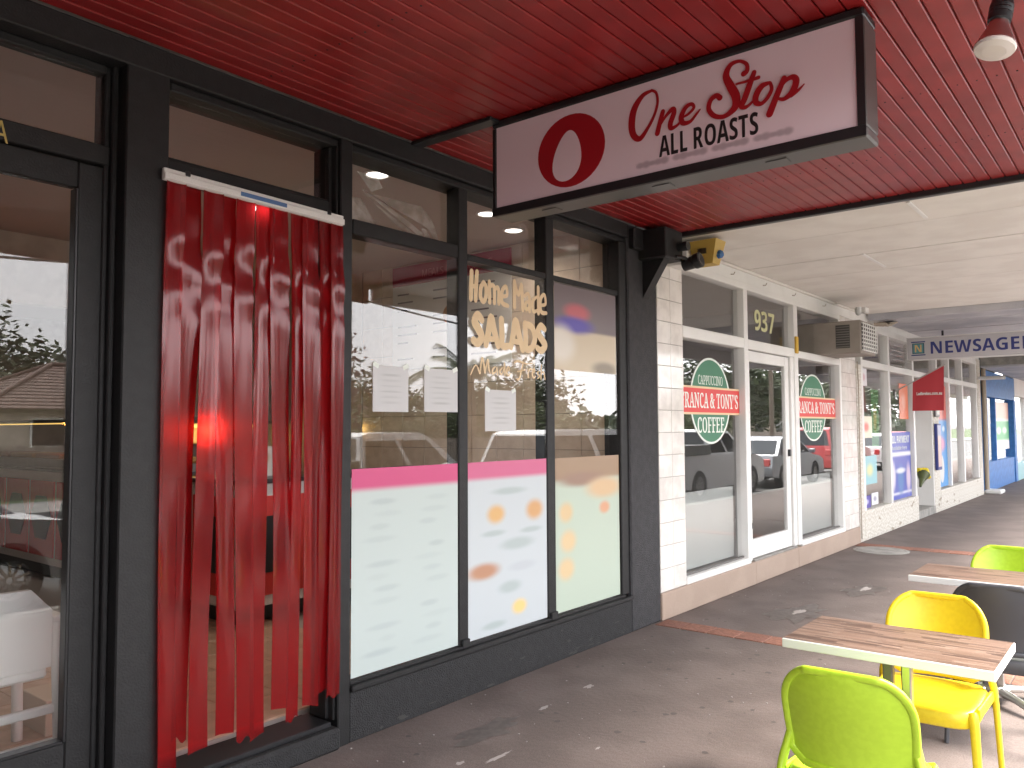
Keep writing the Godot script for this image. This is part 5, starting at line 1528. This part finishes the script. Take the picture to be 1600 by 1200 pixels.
func news_prints() -> void:
	var z := -0.066
	var s := thing("newsagency_sign", "long white hanging sign lettered NEWSAGENCY in navy under the grey soffit", "sign", v(14.4, 2.72, 0.13))
	var len_ := 2.45
	bx(s, "lightbox", v(0, 0, 0), v(0.16, 0.345, len_), mat(lin(0.56, 0.53, 0.54), 0.5), 0.01)
	bx(s, "frame_bar", v(-0.006, -0.014, -0.012), v(0.166, -0.0005, len_ + 0.012), M.white_paint, 0.003)
	bx(s, "frame_bar", v(-0.006, 0.3455, -0.012), v(0.166, 0.36, len_ + 0.012), M.white_paint, 0.003)
	bx(s, "frame_bar", v(-0.006, 0.0, -0.012), v(0.166, 0.345, -0.0005), M.white_paint, 0.003)
	text(s, "lettering", "NEWSAGENCY", v(-0.003, 0.175, 1.24), 1.78, 0.195, M.navy, -PI / 2, "Droid Sans", true, 0.006)
	bx(s, "logo_square", v(-0.003, 0.09, 0.075), v(-0.0005, 0.26, 0.255), mat(lin(0.03, 0.1, 0.13), 0.5), 0.0005)
	bx(s, "logo_square", v(-0.0045, 0.102, 0.09), v(-0.0031, 0.248, 0.24), mat(lin(0.12, 0.30, 0.32), 0.5), 0.0005)
	text(s, "logo_letter", "N", v(-0.0055, 0.175, 0.165), 0.10, 0.12, mat(lin(0.72, 0.5, 0.2), 0.5), -PI / 2)
	for y in [0.058, 0.272]:
		bx(s, "small_print", v(-0.002, y, 0.06), v(-0.0005, y + 0.018, 0.27), M.navy, 0.0003)
	for zz in [0.5, 2.0]:
		bx(s, "hanger", v(0.06, 0.3605, zz), v(0.09, 0.45, zz + 0.03), M.black_satin, 0.002)
	# red pennant on a raked pole
	var f := thing("red_flag", "red wall flag with a slanted top edge on a thin raked pole", "flag", v(13.95, 2.17, 0.0))
	tube(f, "pole", [v(0, 0.0, 0.0), v(0, 0.42, 0.77)], 0.011, M.metal)
	bx(f, "socket", v(-0.03, -0.05, 0.0), v(0.03, 0.05, 0.04), M.steel_dark)
	var st := st_new()
	var nx := 14
	for face in 2:
		for i in nx:
			for j in 8:
				var q := []
				for c in [[i, j], [i + 1, j], [i + 1, j + 1], [i, j + 1]]:
					var t: float = c[0] / float(nx)
					var u: float = c[1] / 8.0
					var zz := lerpf(0.295, 0.745, t)
					var top := lerpf(0.155, 0.40, t)
					q.append(v(0.012 * sin(t * 7.0 + u * 2.0) * u + 0.002 * face, lerpf(top, -0.30, u), zz - 0.02 * u))
				quad(st, q[0], q[1], q[2], q[3], v(1 if face else -1, 0, 0))
	part(f, "cloth", st.commit(), mat(lin(0.42, 0.035, 0.045), 0.75))
	text(f, "lettering", "Ladbrokes.com.au", v(-0.016, -0.03, 0.53), 0.36, 0.05, M.pale_ink, -PI / 2)
	# posters on the glass
	var p := thing("blue_poster", "blue and white newspaper poster in the newsagency's second pane", "poster", v(14.56, 0.98, z))
	sheet(p, "print", 1.42, 1.10, print_mat(64, 56, lin(0.06, 0.09, 0.42), [[0.30, 0.36, lin(0.75, 0.75, 0.78)], [0.90, 0.93, lin(0.75, 0.75, 0.78)]], [[0.15, 0.65, 0.16, 0.3, lin(0.66, 0.62, 0.7)], [0.5, 0.72, 0.2, 0.3, lin(0.08, 0.2, 0.45)], [0.5, 0.58, 0.3, 0.06, lin(0.7, 0.72, 0.78)], [0.86, 0.7, 0.14, 0.3, lin(0.62, 0.5, 0.6)]]), Vector3.ZERO)
	text(p, "lettering", "BILL PAYMENT", v(0, 0.43, 0.002), 1.25, 0.12, M.pale_ink)
	text(p, "lettering", "Available here", v(-0.05, 0.29, 0.002), 1.0, 0.07, M.pale_ink, 0.0, "Droid Sans", false)
	var p2 := thing("tall_poster", "tall red and sky blue poster with a white oval, right of the newsagency door", "poster", v(17.83, 1.43, z))
	sheet(p2, "print", 1.0, 2.0, print_mat(48, 96, lin(0.05, 0.28, 0.62), [[-0.05, 0.34, lin(0.66, 0.13, 0.1)]], [[0.35, 0.1, 0.12, 0.3, lin(0.3, 0.06, 0.06)], [0.7, 0.1, 0.12, 0.3, lin(0.3, 0.06, 0.06)], [0.45, 0.58, 0.5, 0.1, lin(0.62, 0.25, 0.42)], [0.3, 0.43, 0.12, 0.04, lin(0.7, 0.78, 0.8)], [0.7, 0.43, 0.16, 0.04, lin(0.7, 0.78, 0.8)]]), Vector3.ZERO)
	var ov := PackedVector2Array()
	for i in 28:
		ov.append(Vector2(cos(TAU * i / 28) * 0.2, sin(TAU * i / 28) * 0.27))
	prism(p2, "oval", ov, 0.001, 0.002, M.paper, v(-0.05, -0.65, 0))
	var p3 := thing("notice_case", "narrow dark-edged notice case on the white pier right of the newsagency door", "notice case", v(16.98, 1.25, 0.01))
	bx(p3, "case", v(-0.17, -0.45, 0), v(0.17, 0.42, 0.05), M.navy, 0.008)
	sheet(p3, "print", 0.28, 0.78, print_mat(20, 40, lin(0.55, 0.42, 0.38), [[-0.1, 0.25, lin(0.3, 0.32, 0.5)]], []), v(0, 0, 0.052))
	var p5 := thing("notice_case", "small grey framed notice above the dark-edged case by the newsagency door", "notice case", v(16.98, 2.1, 0.01))
	bx(p5, "case", v(-0.17, -0.3, 0), v(0.17, 0.35, 0.04), M.steel_dark, 0.008)
	sheet(p5, "print", 0.26, 0.55, mat(lin(0.7, 0.68, 0.64), 0.6), v(0, 0.02, 0.042))
	# small stickers in the first pane
	var i := 0
	for q in [[12.62, 1.62, 0.62, 0.32, lin(0.72, 0.66, 0.5), lin(0.62, 0.1, 0.06), "cream sticker with a red oval in the newsagency's first pane"], [12.55, 2.36, 0.35, 0.26, lin(0.7, 0.68, 0.7), lin(0.6, 0.35, 0.4), "pale notice in the top corner of the newsagency's first pane"], [12.75, 0.98, 0.75, 0.42, lin(0.25, 0.5, 0.55), lin(0.6, 0.6, 0.3), "teal sticker low in the newsagency's first pane"], [12.55, 0.52, 0.42, 0.18, lin(0.08, 0.06, 0.34), lin(0.5, 0.5, 0.7), "navy sticker at the foot of the newsagency's first pane"], [12.98, 0.54, 0.36, 0.18, lin(0.72, 0.72, 0.76), lin(0.3, 0.3, 0.4), "white sticker right of the navy one at the pane's foot"], [14.9, 2.05, 0.6, 0.6, lin(0.72, 0.16, 0.06), lin(0.75, 0.3, 0.2), "bright orange notice high in the newsagency's second pane"], [13.3, 1.75, 0.4, 0.9, lin(0.12, 0.32, 0.12), lin(0.5, 0.45, 0.1), "green and yellow notice hanging in the newsagency's first pane"]]:
		var n := thing("window_sticker", q[6], "sticker", v(q[0], q[1], z - (0.05 if i == 6 else 0.0)))
		sheet(n, "print", q[2], q[3], print_mat(24, 16, q[4], [], [[0.5, 0.5, 0.32, 0.3, q[5]]]), Vector3.ZERO)
		i += 1
	# bunch hung in the doorway
	var b := thing("flower_bunch", "yellow flower bunch in green wrap in the newsagency doorway", "flowers", v(15.55, 0.72, 0.05))
	var wrap := st_new()
	add_lathe(wrap, [Vector2(0.02, -0.22), Vector2(0.05, -0.05), Vector2(0.11, 0.1)], Transform3D(Basis(Vector3(0, 0, 1), -0.9), Vector3.ZERO), 12)
	part(b, "wrap", wrap.commit(), mat(lin(0.07, 0.085, 0.025), 0.5))
	for k in 22:
		var fl := SphereMesh.new()
		fl.radius = 0.045
		fl.height = 0.07
		fl.radial_segments = 8
		fl.rings = 5
		part(b, "flower", fl, mat(lin(0.75, 0.6, 0.03), 0.6), v(0.09 + rng.randf_range(-0.05, 0.06), 0.07 + rng.randf_range(-0.08, 0.08), rng.randf_range(-0.08, 0.08)))

# ---------------------------------------------------------------- chairs and tables
func chair(label: String, m: Material, at: Vector3, turn: float) -> void:
	var c := thing("cafe_chair", label, "chair", at, "", turn)
	# seat: soft-cornered dished shell with a turned-down skirt; front is +x
	var st := st_new()
	st.set_smooth_group(0)
	var n := 40
	var rings := [[0.0, 0.442], [0.55, 0.446], [0.86, 0.455], [0.96, 0.456], [1.0, 0.446], [1.005, 0.392], [0.98, 0.386], [0.955, 0.43], [0.0, 0.425]]
	var grid := []
	for rg in rings:
		var row := []
		for k in n:
			var a := TAU * k / n
			var ex := 0.42
			var px: float = signf(cos(a)) * pow(absf(cos(a)), ex) * 0.215 * rg[0]
			var pz: float = signf(sin(a)) * pow(absf(sin(a)), ex) * (0.212 - 0.012 * cos(a)) * rg[0]
			var drop := 0.018 * smoothstep(0.05, 0.215, px)
			row.append(v(px, rg[1] - drop, pz))
		grid.append(row)
	for i in rings.size() - 1:
		for k in n:
			var A: Vector3 = grid[i][k]
			var B: Vector3 = grid[i][(k + 1) % n]
			var C: Vector3 = grid[i + 1][(k + 1) % n]
			var D: Vector3 = grid[i + 1][k]
			for w in [A, B, C, A, C, D]:
				st.add_vertex(w)
	st.index()
	st.generate_normals()
	part(c, "seat", st.commit(), m)
	# back: rounded panel curved round the sitter, with a thicker rim turned backwards
	var outline := func(t: float, wide: float) -> Vector2:
		# t 0..1 round the edge from lower left over the top to lower right: (side, height)
		var a := PI * (1.0 - t)
		var cx := cos(a)
		var sy := sin(a)
		var side: float = signf(cx) * pow(absf(cx), 0.55) * wide
		return Vector2(side, pow(sy, 0.5))
	var bend := func(side: float, y: float) -> float:
		var lean := -0.19 - 0.085 * smoothstep(0.45, 0.84, y) 
		return lean + 0.062 * pow(absf(side) / 0.21, 2.0)
	var bs := st_new()
	bs.set_smooth_group(0)
	var rows := 18
	var cols := 20
	var half := func(y: float) -> float:
		# half width of the panel at height y
		var base := lerpf(0.196, 0.205, smoothstep(0.48, 0.66, y))
		var top_r := 0.13
		var yt := 0.825
		if y > yt - top_r:
			var q := (y - (yt - top_r)) / top_r
			base -= (1.0 - sqrt(maxf(0.0, 1.0 - q * q))) * 0.105 + q * 0.006
		if y < 0.53:
			var q2 := (0.53 - y) / 0.05
			base -= (1.0 - sqrt(maxf(0.0, 1.0 - q2 * q2))) * 0.05
		return maxf(base, 0.06)
	for face in 2:
		for i in rows:
			for j in cols:
				var q := []
				for w in [[i, j], [i, j + 1], [i + 1, j + 1], [i + 1, j]]:
					var y := lerpf(0.48, 0.825, 1.0 - pow(1.0 - w[0] / float(rows), 1.6))
					var s: float = (w[1] / float(cols) - 0.5) * 2.0 * half.call(y)
					q.append(v(bend.call(s, y) + (0.006 if face else -0.006), y, s))
				for w in ([q[0], q[1], q[2], q[0], q[2], q[3]] if face else [q[0], q[2], q[1], q[0], q[3], q[2]]):
					bs.add_vertex(w)
	bs.index()
	bs.generate_normals()
	part(c, "backrest", bs.commit(), m)
	var path := []
	for i in 15:
		var y := lerpf(0.48, 0.825, 1.0 - pow(1.0 - i / 14.0, 1.6))
		path.append(v(0, y, half.call(y)))
	var rim := []
	for i in path.size():
		rim.append(v(bend.call(path[i].z, path[i].y) - 0.004, path[i].y, path[i].z))
	for i in range(path.size() - 1, -1, -1):
		rim.append(v(bend.call(path[i].z, path[i].y) - 0.004, path[i].y, -path[i].z))
	var rs := st_new()
	add_ribbon(rs, rim, 0.013, 0.011)
	part(c, "rim", rs.commit(), m)
	var low := []
	for i in 9:
		var s := lerpf(-0.146, 0.146, i / 8.0)
		low.append(v(bend.call(s, 0.48) - 0.004, 0.482, s))
	var ls := st_new()
	add_ribbon(ls, low, 0.013, 0.011)
	part(c, "lower_rim", ls.commit(), m)
	# rear legs carry the back; front legs drop from the seat corners
	for s in [-1, 1]:
		var r := st_new()
		add_ribbon(r, [v(-0.142, 0.60, 0.196 * s), v(-0.150, 0.545, 0.210 * s), v(-0.160, 0.47, 0.230 * s), v(-0.180, 0.38, 0.236 * s), v(-0.222, 0.12, 0.244 * s), v(-0.243, 0.0, 0.248 * s)], 0.014, 0.024, Vector3.RIGHT, 0.75)
		part(c, "leg", r.commit(), m)
		var fr := st_new()
		add_ribbon(fr, [v(0.165, 0.43, 0.188 * s), v(0.178, 0.38, 0.195 * s), v(0.195, 0.1, 0.206 * s), v(0.20, 0.0, 0.208 * s)], 0.019, 0.021, Vector3.RIGHT, 0.72)
		part(c, "leg", fr.commit(), m)
		var a := st_new()
		add_ribbon(a, [v(0.15, 0.425, 0.204 * s), v(0.0, 0.425, 0.214 * s), v(-0.165, 0.43, 0.226 * s)], 0.010, 0.024, Vector3.UP)
		part(c, "side_rail", a.commit(), m)

# a soft-cornered bar swept along points: half-size d along «ref», w across it
func add_ribbon(st: SurfaceTool, pts: Array, w: float, d: float, ref := Vector3.RIGHT, taper := 1.0) -> void:
	var curve := Curve3D.new()
	var n := pts.size()
	for i in n:
		var tan_: Vector3 = (pts[mini(i + 1, n - 1)] - pts[maxi(i - 1, 0)]) * 0.16
		curve.add_point(pts[i], -tan_, tan_)
	curve.bake_interval = 0.012
	var bp := curve.get_baked_points()
	var sides := 16
	var rings := []
	for i in bp.size():
		var t := (bp[mini(i + 1, bp.size() - 1)] - bp[maxi(i - 1, 0)]).normalized()
		var a := (ref - t * ref.dot(t)).normalized()
		var b := t.cross(a)
		var k := lerpf(1.0, taper, i / float(bp.size() - 1))
		var ring := []
		for q in sides:
			var an := TAU * q / sides
			var ca := cos(an)
			var sa := sin(an)
			var p := a * signf(ca) * pow(absf(ca), 0.55) * d * k + b * signf(sa) * pow(absf(sa), 0.55) * w * k
			ring.append([bp[i] + p, (a * ca / d + b * sa / w).normalized()])
		rings.append(ring)
	for i in bp.size() - 1:
		for q in sides:
			var q2 := (q + 1) % sides
			var fn: Vector3 = (rings[i + 1][q2][0] - rings[i][q][0]).cross(rings[i + 1][q][0] - rings[i][q][0])
			var order := [[i, q], [i + 1, q2], [i + 1, q], [i, q], [i, q2], [i + 1, q2]]
			if fn.dot(rings[i][q][1]) > 0.0:
				order = [[i, q], [i + 1, q], [i + 1, q2], [i, q], [i + 1, q2], [i, q2]]
			for c in order:
				st.set_normal(rings[c[0]][c[1]][1])
				st.add_vertex(rings[c[0]][c[1]][0])
	for e in [0, bp.size() - 1]:
		var out: Vector3 = (bp[0] - bp[1]) if e == 0 else (bp[bp.size() - 1] - bp[bp.size() - 2])
		for q in range(1, sides - 1):
			tri(st, rings[e][0][0], rings[e][q][0], rings[e][q + 1][0], out)

func cafe_table(label: String, at: Vector3) -> void:
	var t := thing("cafe_table", label, "table", at)
	var w := 0.51
	var l := 0.79
	var top := bx(t, "tabletop", v(-w * 0.5, 0.700, -l * 0.5), v(w * 0.5, 0.7385, l * 0.5), mat(lin(0.74, 0.73, 0.70), 0.4), 0.003)
	var st := st_new()
	var hw := w * 0.5 - 0.004
	var hl := l * 0.5 - 0.004
	for p in [[-hw, -hl, 0, 0], [hw, -hl, 1, 0], [hw, hl, 1, 1], [-hw, -hl, 0, 0], [hw, hl, 1, 1], [-hw, hl, 0, 1]]:
		st.set_normal(Vector3.UP)
		st.set_uv(Vector2(p[2], p[3]))
		st.add_vertex(v(p[0], 0.0205, p[1]))
	part(top, "laminate", st.commit(), M.laminate)
	bx(t, "plate", v(-0.15, 0.690, -0.15), v(0.15, 0.6995, 0.15), M.steel_dark, 0.003)
	for s in [-1, 1]:
		bx(t, "column", v(-0.022, 0.06, 0.036 * s - 0.02), v(0.022, 0.69, 0.036 * s + 0.02), M.metal if s > 0 else M.steel_dark, 0.006)
	lathe(t, "hub", [Vector2(0, 0.05), Vector2(0.09, 0.05), Vector2(0.085, 0.085), Vector2(0.06, 0.10), Vector2(0, 0.10)], M.metal)
	for k in 4:
		var a := PI / 4 + PI / 2 * k
		var d := v(cos(a), 0, sin(a))
		var lg := st_new()
		add_tube(lg, [d * 0.05 + v(0, 0.075, 0), d * 0.2 + v(0, 0.062, 0), d * 0.36 + v(0, 0.03, 0)], 0.036, 10, 0.018, 0.7)
		part(t, "foot", lg.commit(), M.metal)
		lathe(t, "glide", [Vector2(0, 0.0), Vector2(0.018, 0.0), Vector2(0.018, 0.025), Vector2(0, 0.03)], M.rubber, d * 0.35)

func furniture() -> void:
	cafe_table("nearer wood-print cafe table with a white edge, between lime and yellow chairs", v(3.695, 0, 2.455))
	cafe_table("farther wood-print cafe table with a white edge, beyond the charcoal chair", v(5.60, 0, 2.52))
	chair("lime green cafe chair nearest the camera, seen from behind", M.lime, v(3.03, 0, 2.495), 0.05)
	chair("bright yellow cafe chair tucked in behind the nearer table", M.yellow, v(4.05, 0, 2.50), PI + 0.04)
	chair("charcoal grey cafe chair back to back with the yellow one", M.charcoal, v(4.99, 0, 2.66), 0.06)
	chair("lime green cafe chair on the far side of the farther table", M.lime, v(6.0, 0, 2.53), PI - 0.03)

# ---------------------------------------------------------------- fittings
func fittings() -> void:
	# reflector spotlight at the top right, switched off
	var s := thing("spotlight", "unlit reflector spotlight on a black swivel holder under the red soffit", "spotlight", v(3.04, 3.31, 3.05))
	lathe(s, "ceiling_rose", [Vector2(0, 0), Vector2(0.05, 0), Vector2(0.05, -0.02), Vector2(0.03, -0.03), Vector2(0, -0.03)], M.black_satin)
	tube(s, "arm", [v(0, -0.03, 0), v(0, -0.16, 0)], 0.011, M.black_satin)
	var face := v(2.945, 2.845, 2.985) - s.position
	var neck := v(2.995, 3.045, 3.012) - s.position
	var ax := (neck - face).normalized()
	var side := ax.cross(Vector3.RIGHT).normalized()
	var xf := Transform3D(Basis(ax.cross(side), ax, side), face)
	lathe(s, "knuckle", [Vector2(0, 0.175), Vector2(0.03, 0.18), Vector2(0.036, 0.205), Vector2(0.03, 0.23), Vector2(0, 0.235)], M.black_satin, Vector3.ZERO, xf)
	lathe(s, "holder", [Vector2(0.026, 0.095), Vector2(0.034, 0.1), Vector2(0.036, 0.12), Vector2(0.034, 0.125), Vector2(0.036, 0.135), Vector2(0.034, 0.14), Vector2(0.036, 0.15), Vector2(0.032, 0.175), Vector2(0, 0.176)], M.black_satin, Vector3.ZERO, xf)
	var b := lathe(s, "bulb", [Vector2(0.028, 0.098), Vector2(0.034, 0.075), Vector2(0.052, 0.03), Vector2(0.06, 0.01)], M.metal, Vector3.ZERO, xf)
	var lens := lathe(b, "lens", [Vector2(0.06, 0.01), Vector2(0.062, 0.004), Vector2(0.058, -0.004), Vector2(0.035, -0.010), Vector2(0.0, -0.012)], mat(lin(0.68, 0.62, 0.58), 0.25), Vector3.ZERO, xf)
	lens.name = "lens"
	# alarm siren box
	var a := thing("alarm_box", "yellow alarm siren box with a blue strobe at the corner of the white awning", "alarm", v(6.40, 3.045, 0.2))
	var Y: Material = mat(lin(0.50, 0.33, 0.07), 0.5)
	var st := st_new()
	var c8 := []
	for q in [[0.03, 0, 0.03], [0.17, 0, 0.03], [0.17, 0, 0.2], [0.03, 0, 0.2], [0, 0.205, -0.01], [0.2, 0.205, -0.01], [0.2, 0.205, 0.25], [0, 0.205, 0.25]]:
		c8.append(v(q[0], q[1], q[2]))
	for fc in [[0, 1, 2, 3, v(0, -1, 0)], [4, 5, 6, 7, v(0, 1, 0)], [0, 1, 5, 4, v(0, 0, -1)], [3, 2, 6, 7, v(0, 0, 1)], [0, 3, 7, 4, v(-1, 0, 0)], [1, 2, 6, 5, v(1, 0, 0)]]:
		quad(st, c8[fc[0]], c8[fc[1]], c8[fc[2]], c8[fc[3]], fc[4])
	part(a, "case", st.commit(), Y)
	lathe(a, "strobe", [Vector2(0.036, 0.0), Vector2(0.036, 0.03), Vector2(0.025, 0.045), Vector2(0, 0.048)], mat(lin(0.03, 0.12, 0.32), 0.15), v(0.11, 0.08, 0.215), Transform3D(Basis(Vector3(1, 0, 0), PI / 2 - 0.15), Vector3.ZERO))
	for i in 7:
		bx(a, "grille_slot", v(0.005, 0.085, 0.075 + i * 0.012), v(0.014, 0.135, 0.081 + i * 0.012), M.sign_black, 0.001)
	bx(a, "mount", v(-0.03, 0.01, -0.21), v(0.2, 0.2, -0.012), M.white_paint, 0.006)
	# black floodlight at the bracket end
	var fl := thing("floodlight", "small black floodlight on the end of the charcoal bracket beam", "floodlight", v(6.05, 3.03, 0.30))
	lathe(fl, "body", [Vector2(0, -0.06), Vector2(0.05, -0.06), Vector2(0.055, 0.03), Vector2(0.065, 0.05), Vector2(0.065, 0.10), Vector2(0.05, 0.105), Vector2(0, 0.09)], M.black_satin, v(0.12, -0.02, 0.02), Transform3D(Basis(Vector3(1, 0, 0), PI / 2 - 0.2) , Vector3.ZERO), 16)
	lathe(fl, "body", [Vector2(0, -0.04), Vector2(0.035, -0.04), Vector2(0.04, 0.05), Vector2(0, 0.055)], M.black_satin, v(0.03, 0.11, 0.0), Transform3D(Basis(Vector3(1, 0, 0), PI / 2), Vector3.ZERO), 14)
	tube(fl, "bracket", [v(-0.02, 0.02, -0.04), v(0.06, 0.02, 0.0), v(0.12, -0.02, 0.02)], 0.016, M.black_satin)
	# window air conditioner
	var ac := thing("air_conditioner", "beige window air conditioner jutting from the coffee shop's end fanlight", "air conditioner", v(10.42, 2.54, 0.0))
	bx(ac, "case", v(0, 0, -0.3), v(0.66, 0.41, 0.50), rough_mat(lin(0.26, 0.225, 0.195), lin(0.30, 0.26, 0.225), 0.6, 1.7, 0.008, 0.06, 0.0, 61), 0.012)
	bx(ac, "side_vent", v(-0.004, 0.07, 0.2), v(0.0005, 0.36, 0.37), M.dark_in, 0.001)
	for i in 9:
		bx(ac, "vent_fin", v(-0.008, 0.08 + i * 0.031, 0.205), v(-0.0045, 0.092 + i * 0.031, 0.365), M.steel_dark, 0.001)
	bx(ac, "front_recess", v(0.03, 0.03, 0.5005), v(0.63, 0.38, 0.505), M.dark_in, 0.001)
	for i in 8:
		bx(ac, "grille_bar", v(0.02, 0.03 + i * 0.048, 0.506), v(0.64, 0.044 + i * 0.048, 0.522), M.white_paint, 0.002)
	for i in 8:
		bx(ac, "grille_bar", v(0.02 + i * 0.087, 0.03, 0.5225), v(0.034 + i * 0.087, 0.38, 0.53), M.white_paint, 0.002)
	var cam_ := thing("camera_dome", "small white camera on the ceiling edge above the air conditioner", "camera", v(10.9, 3.08, 0.30))
	bx(cam_, "base", v(0, 0.02, 0), v(0.14, 0.09, 0.14), M.white_paint, 0.01)
	lathe(cam_, "dome", [Vector2(0.035, 0.08), Vector2(0.035, 0.0), Vector2(0.025, -0.02), Vector2(0, -0.03)], M.paper, v(-0.09, 0, 0.07))
	var dc := thing("door_tube_lamp", "short white tube lamp bracket on the end pier of the newsagency", "lamp", v(21.7, 2.74, 0.01))
	tube(dc, "tube", [v(0, 0, 0.0), v(0, 0, 0.55)], 0.045, M.paper, 10)
	bx(dc, "bracket", v(-0.04, -0.04, 0.0), v(0.04, 0.04, 0.03), M.white_paint)
	# drip tray of a downpipe at the blue shop's foot
	var dp := thing("downpipe", "grey downpipe with a white foot between the newsagency and the blue shop", "downpipe", v(22.3, 0, 0.03))
	tube(dp, "pipe", [v(0, 0.1, 0), v(0, 3.0, 0)], 0.05, M.flake, 10)
	bx(dp, "foot", v(-0.1, 0.0, -0.05), v(0.5, 0.09, 0.3), M.white_paint, 0.02)
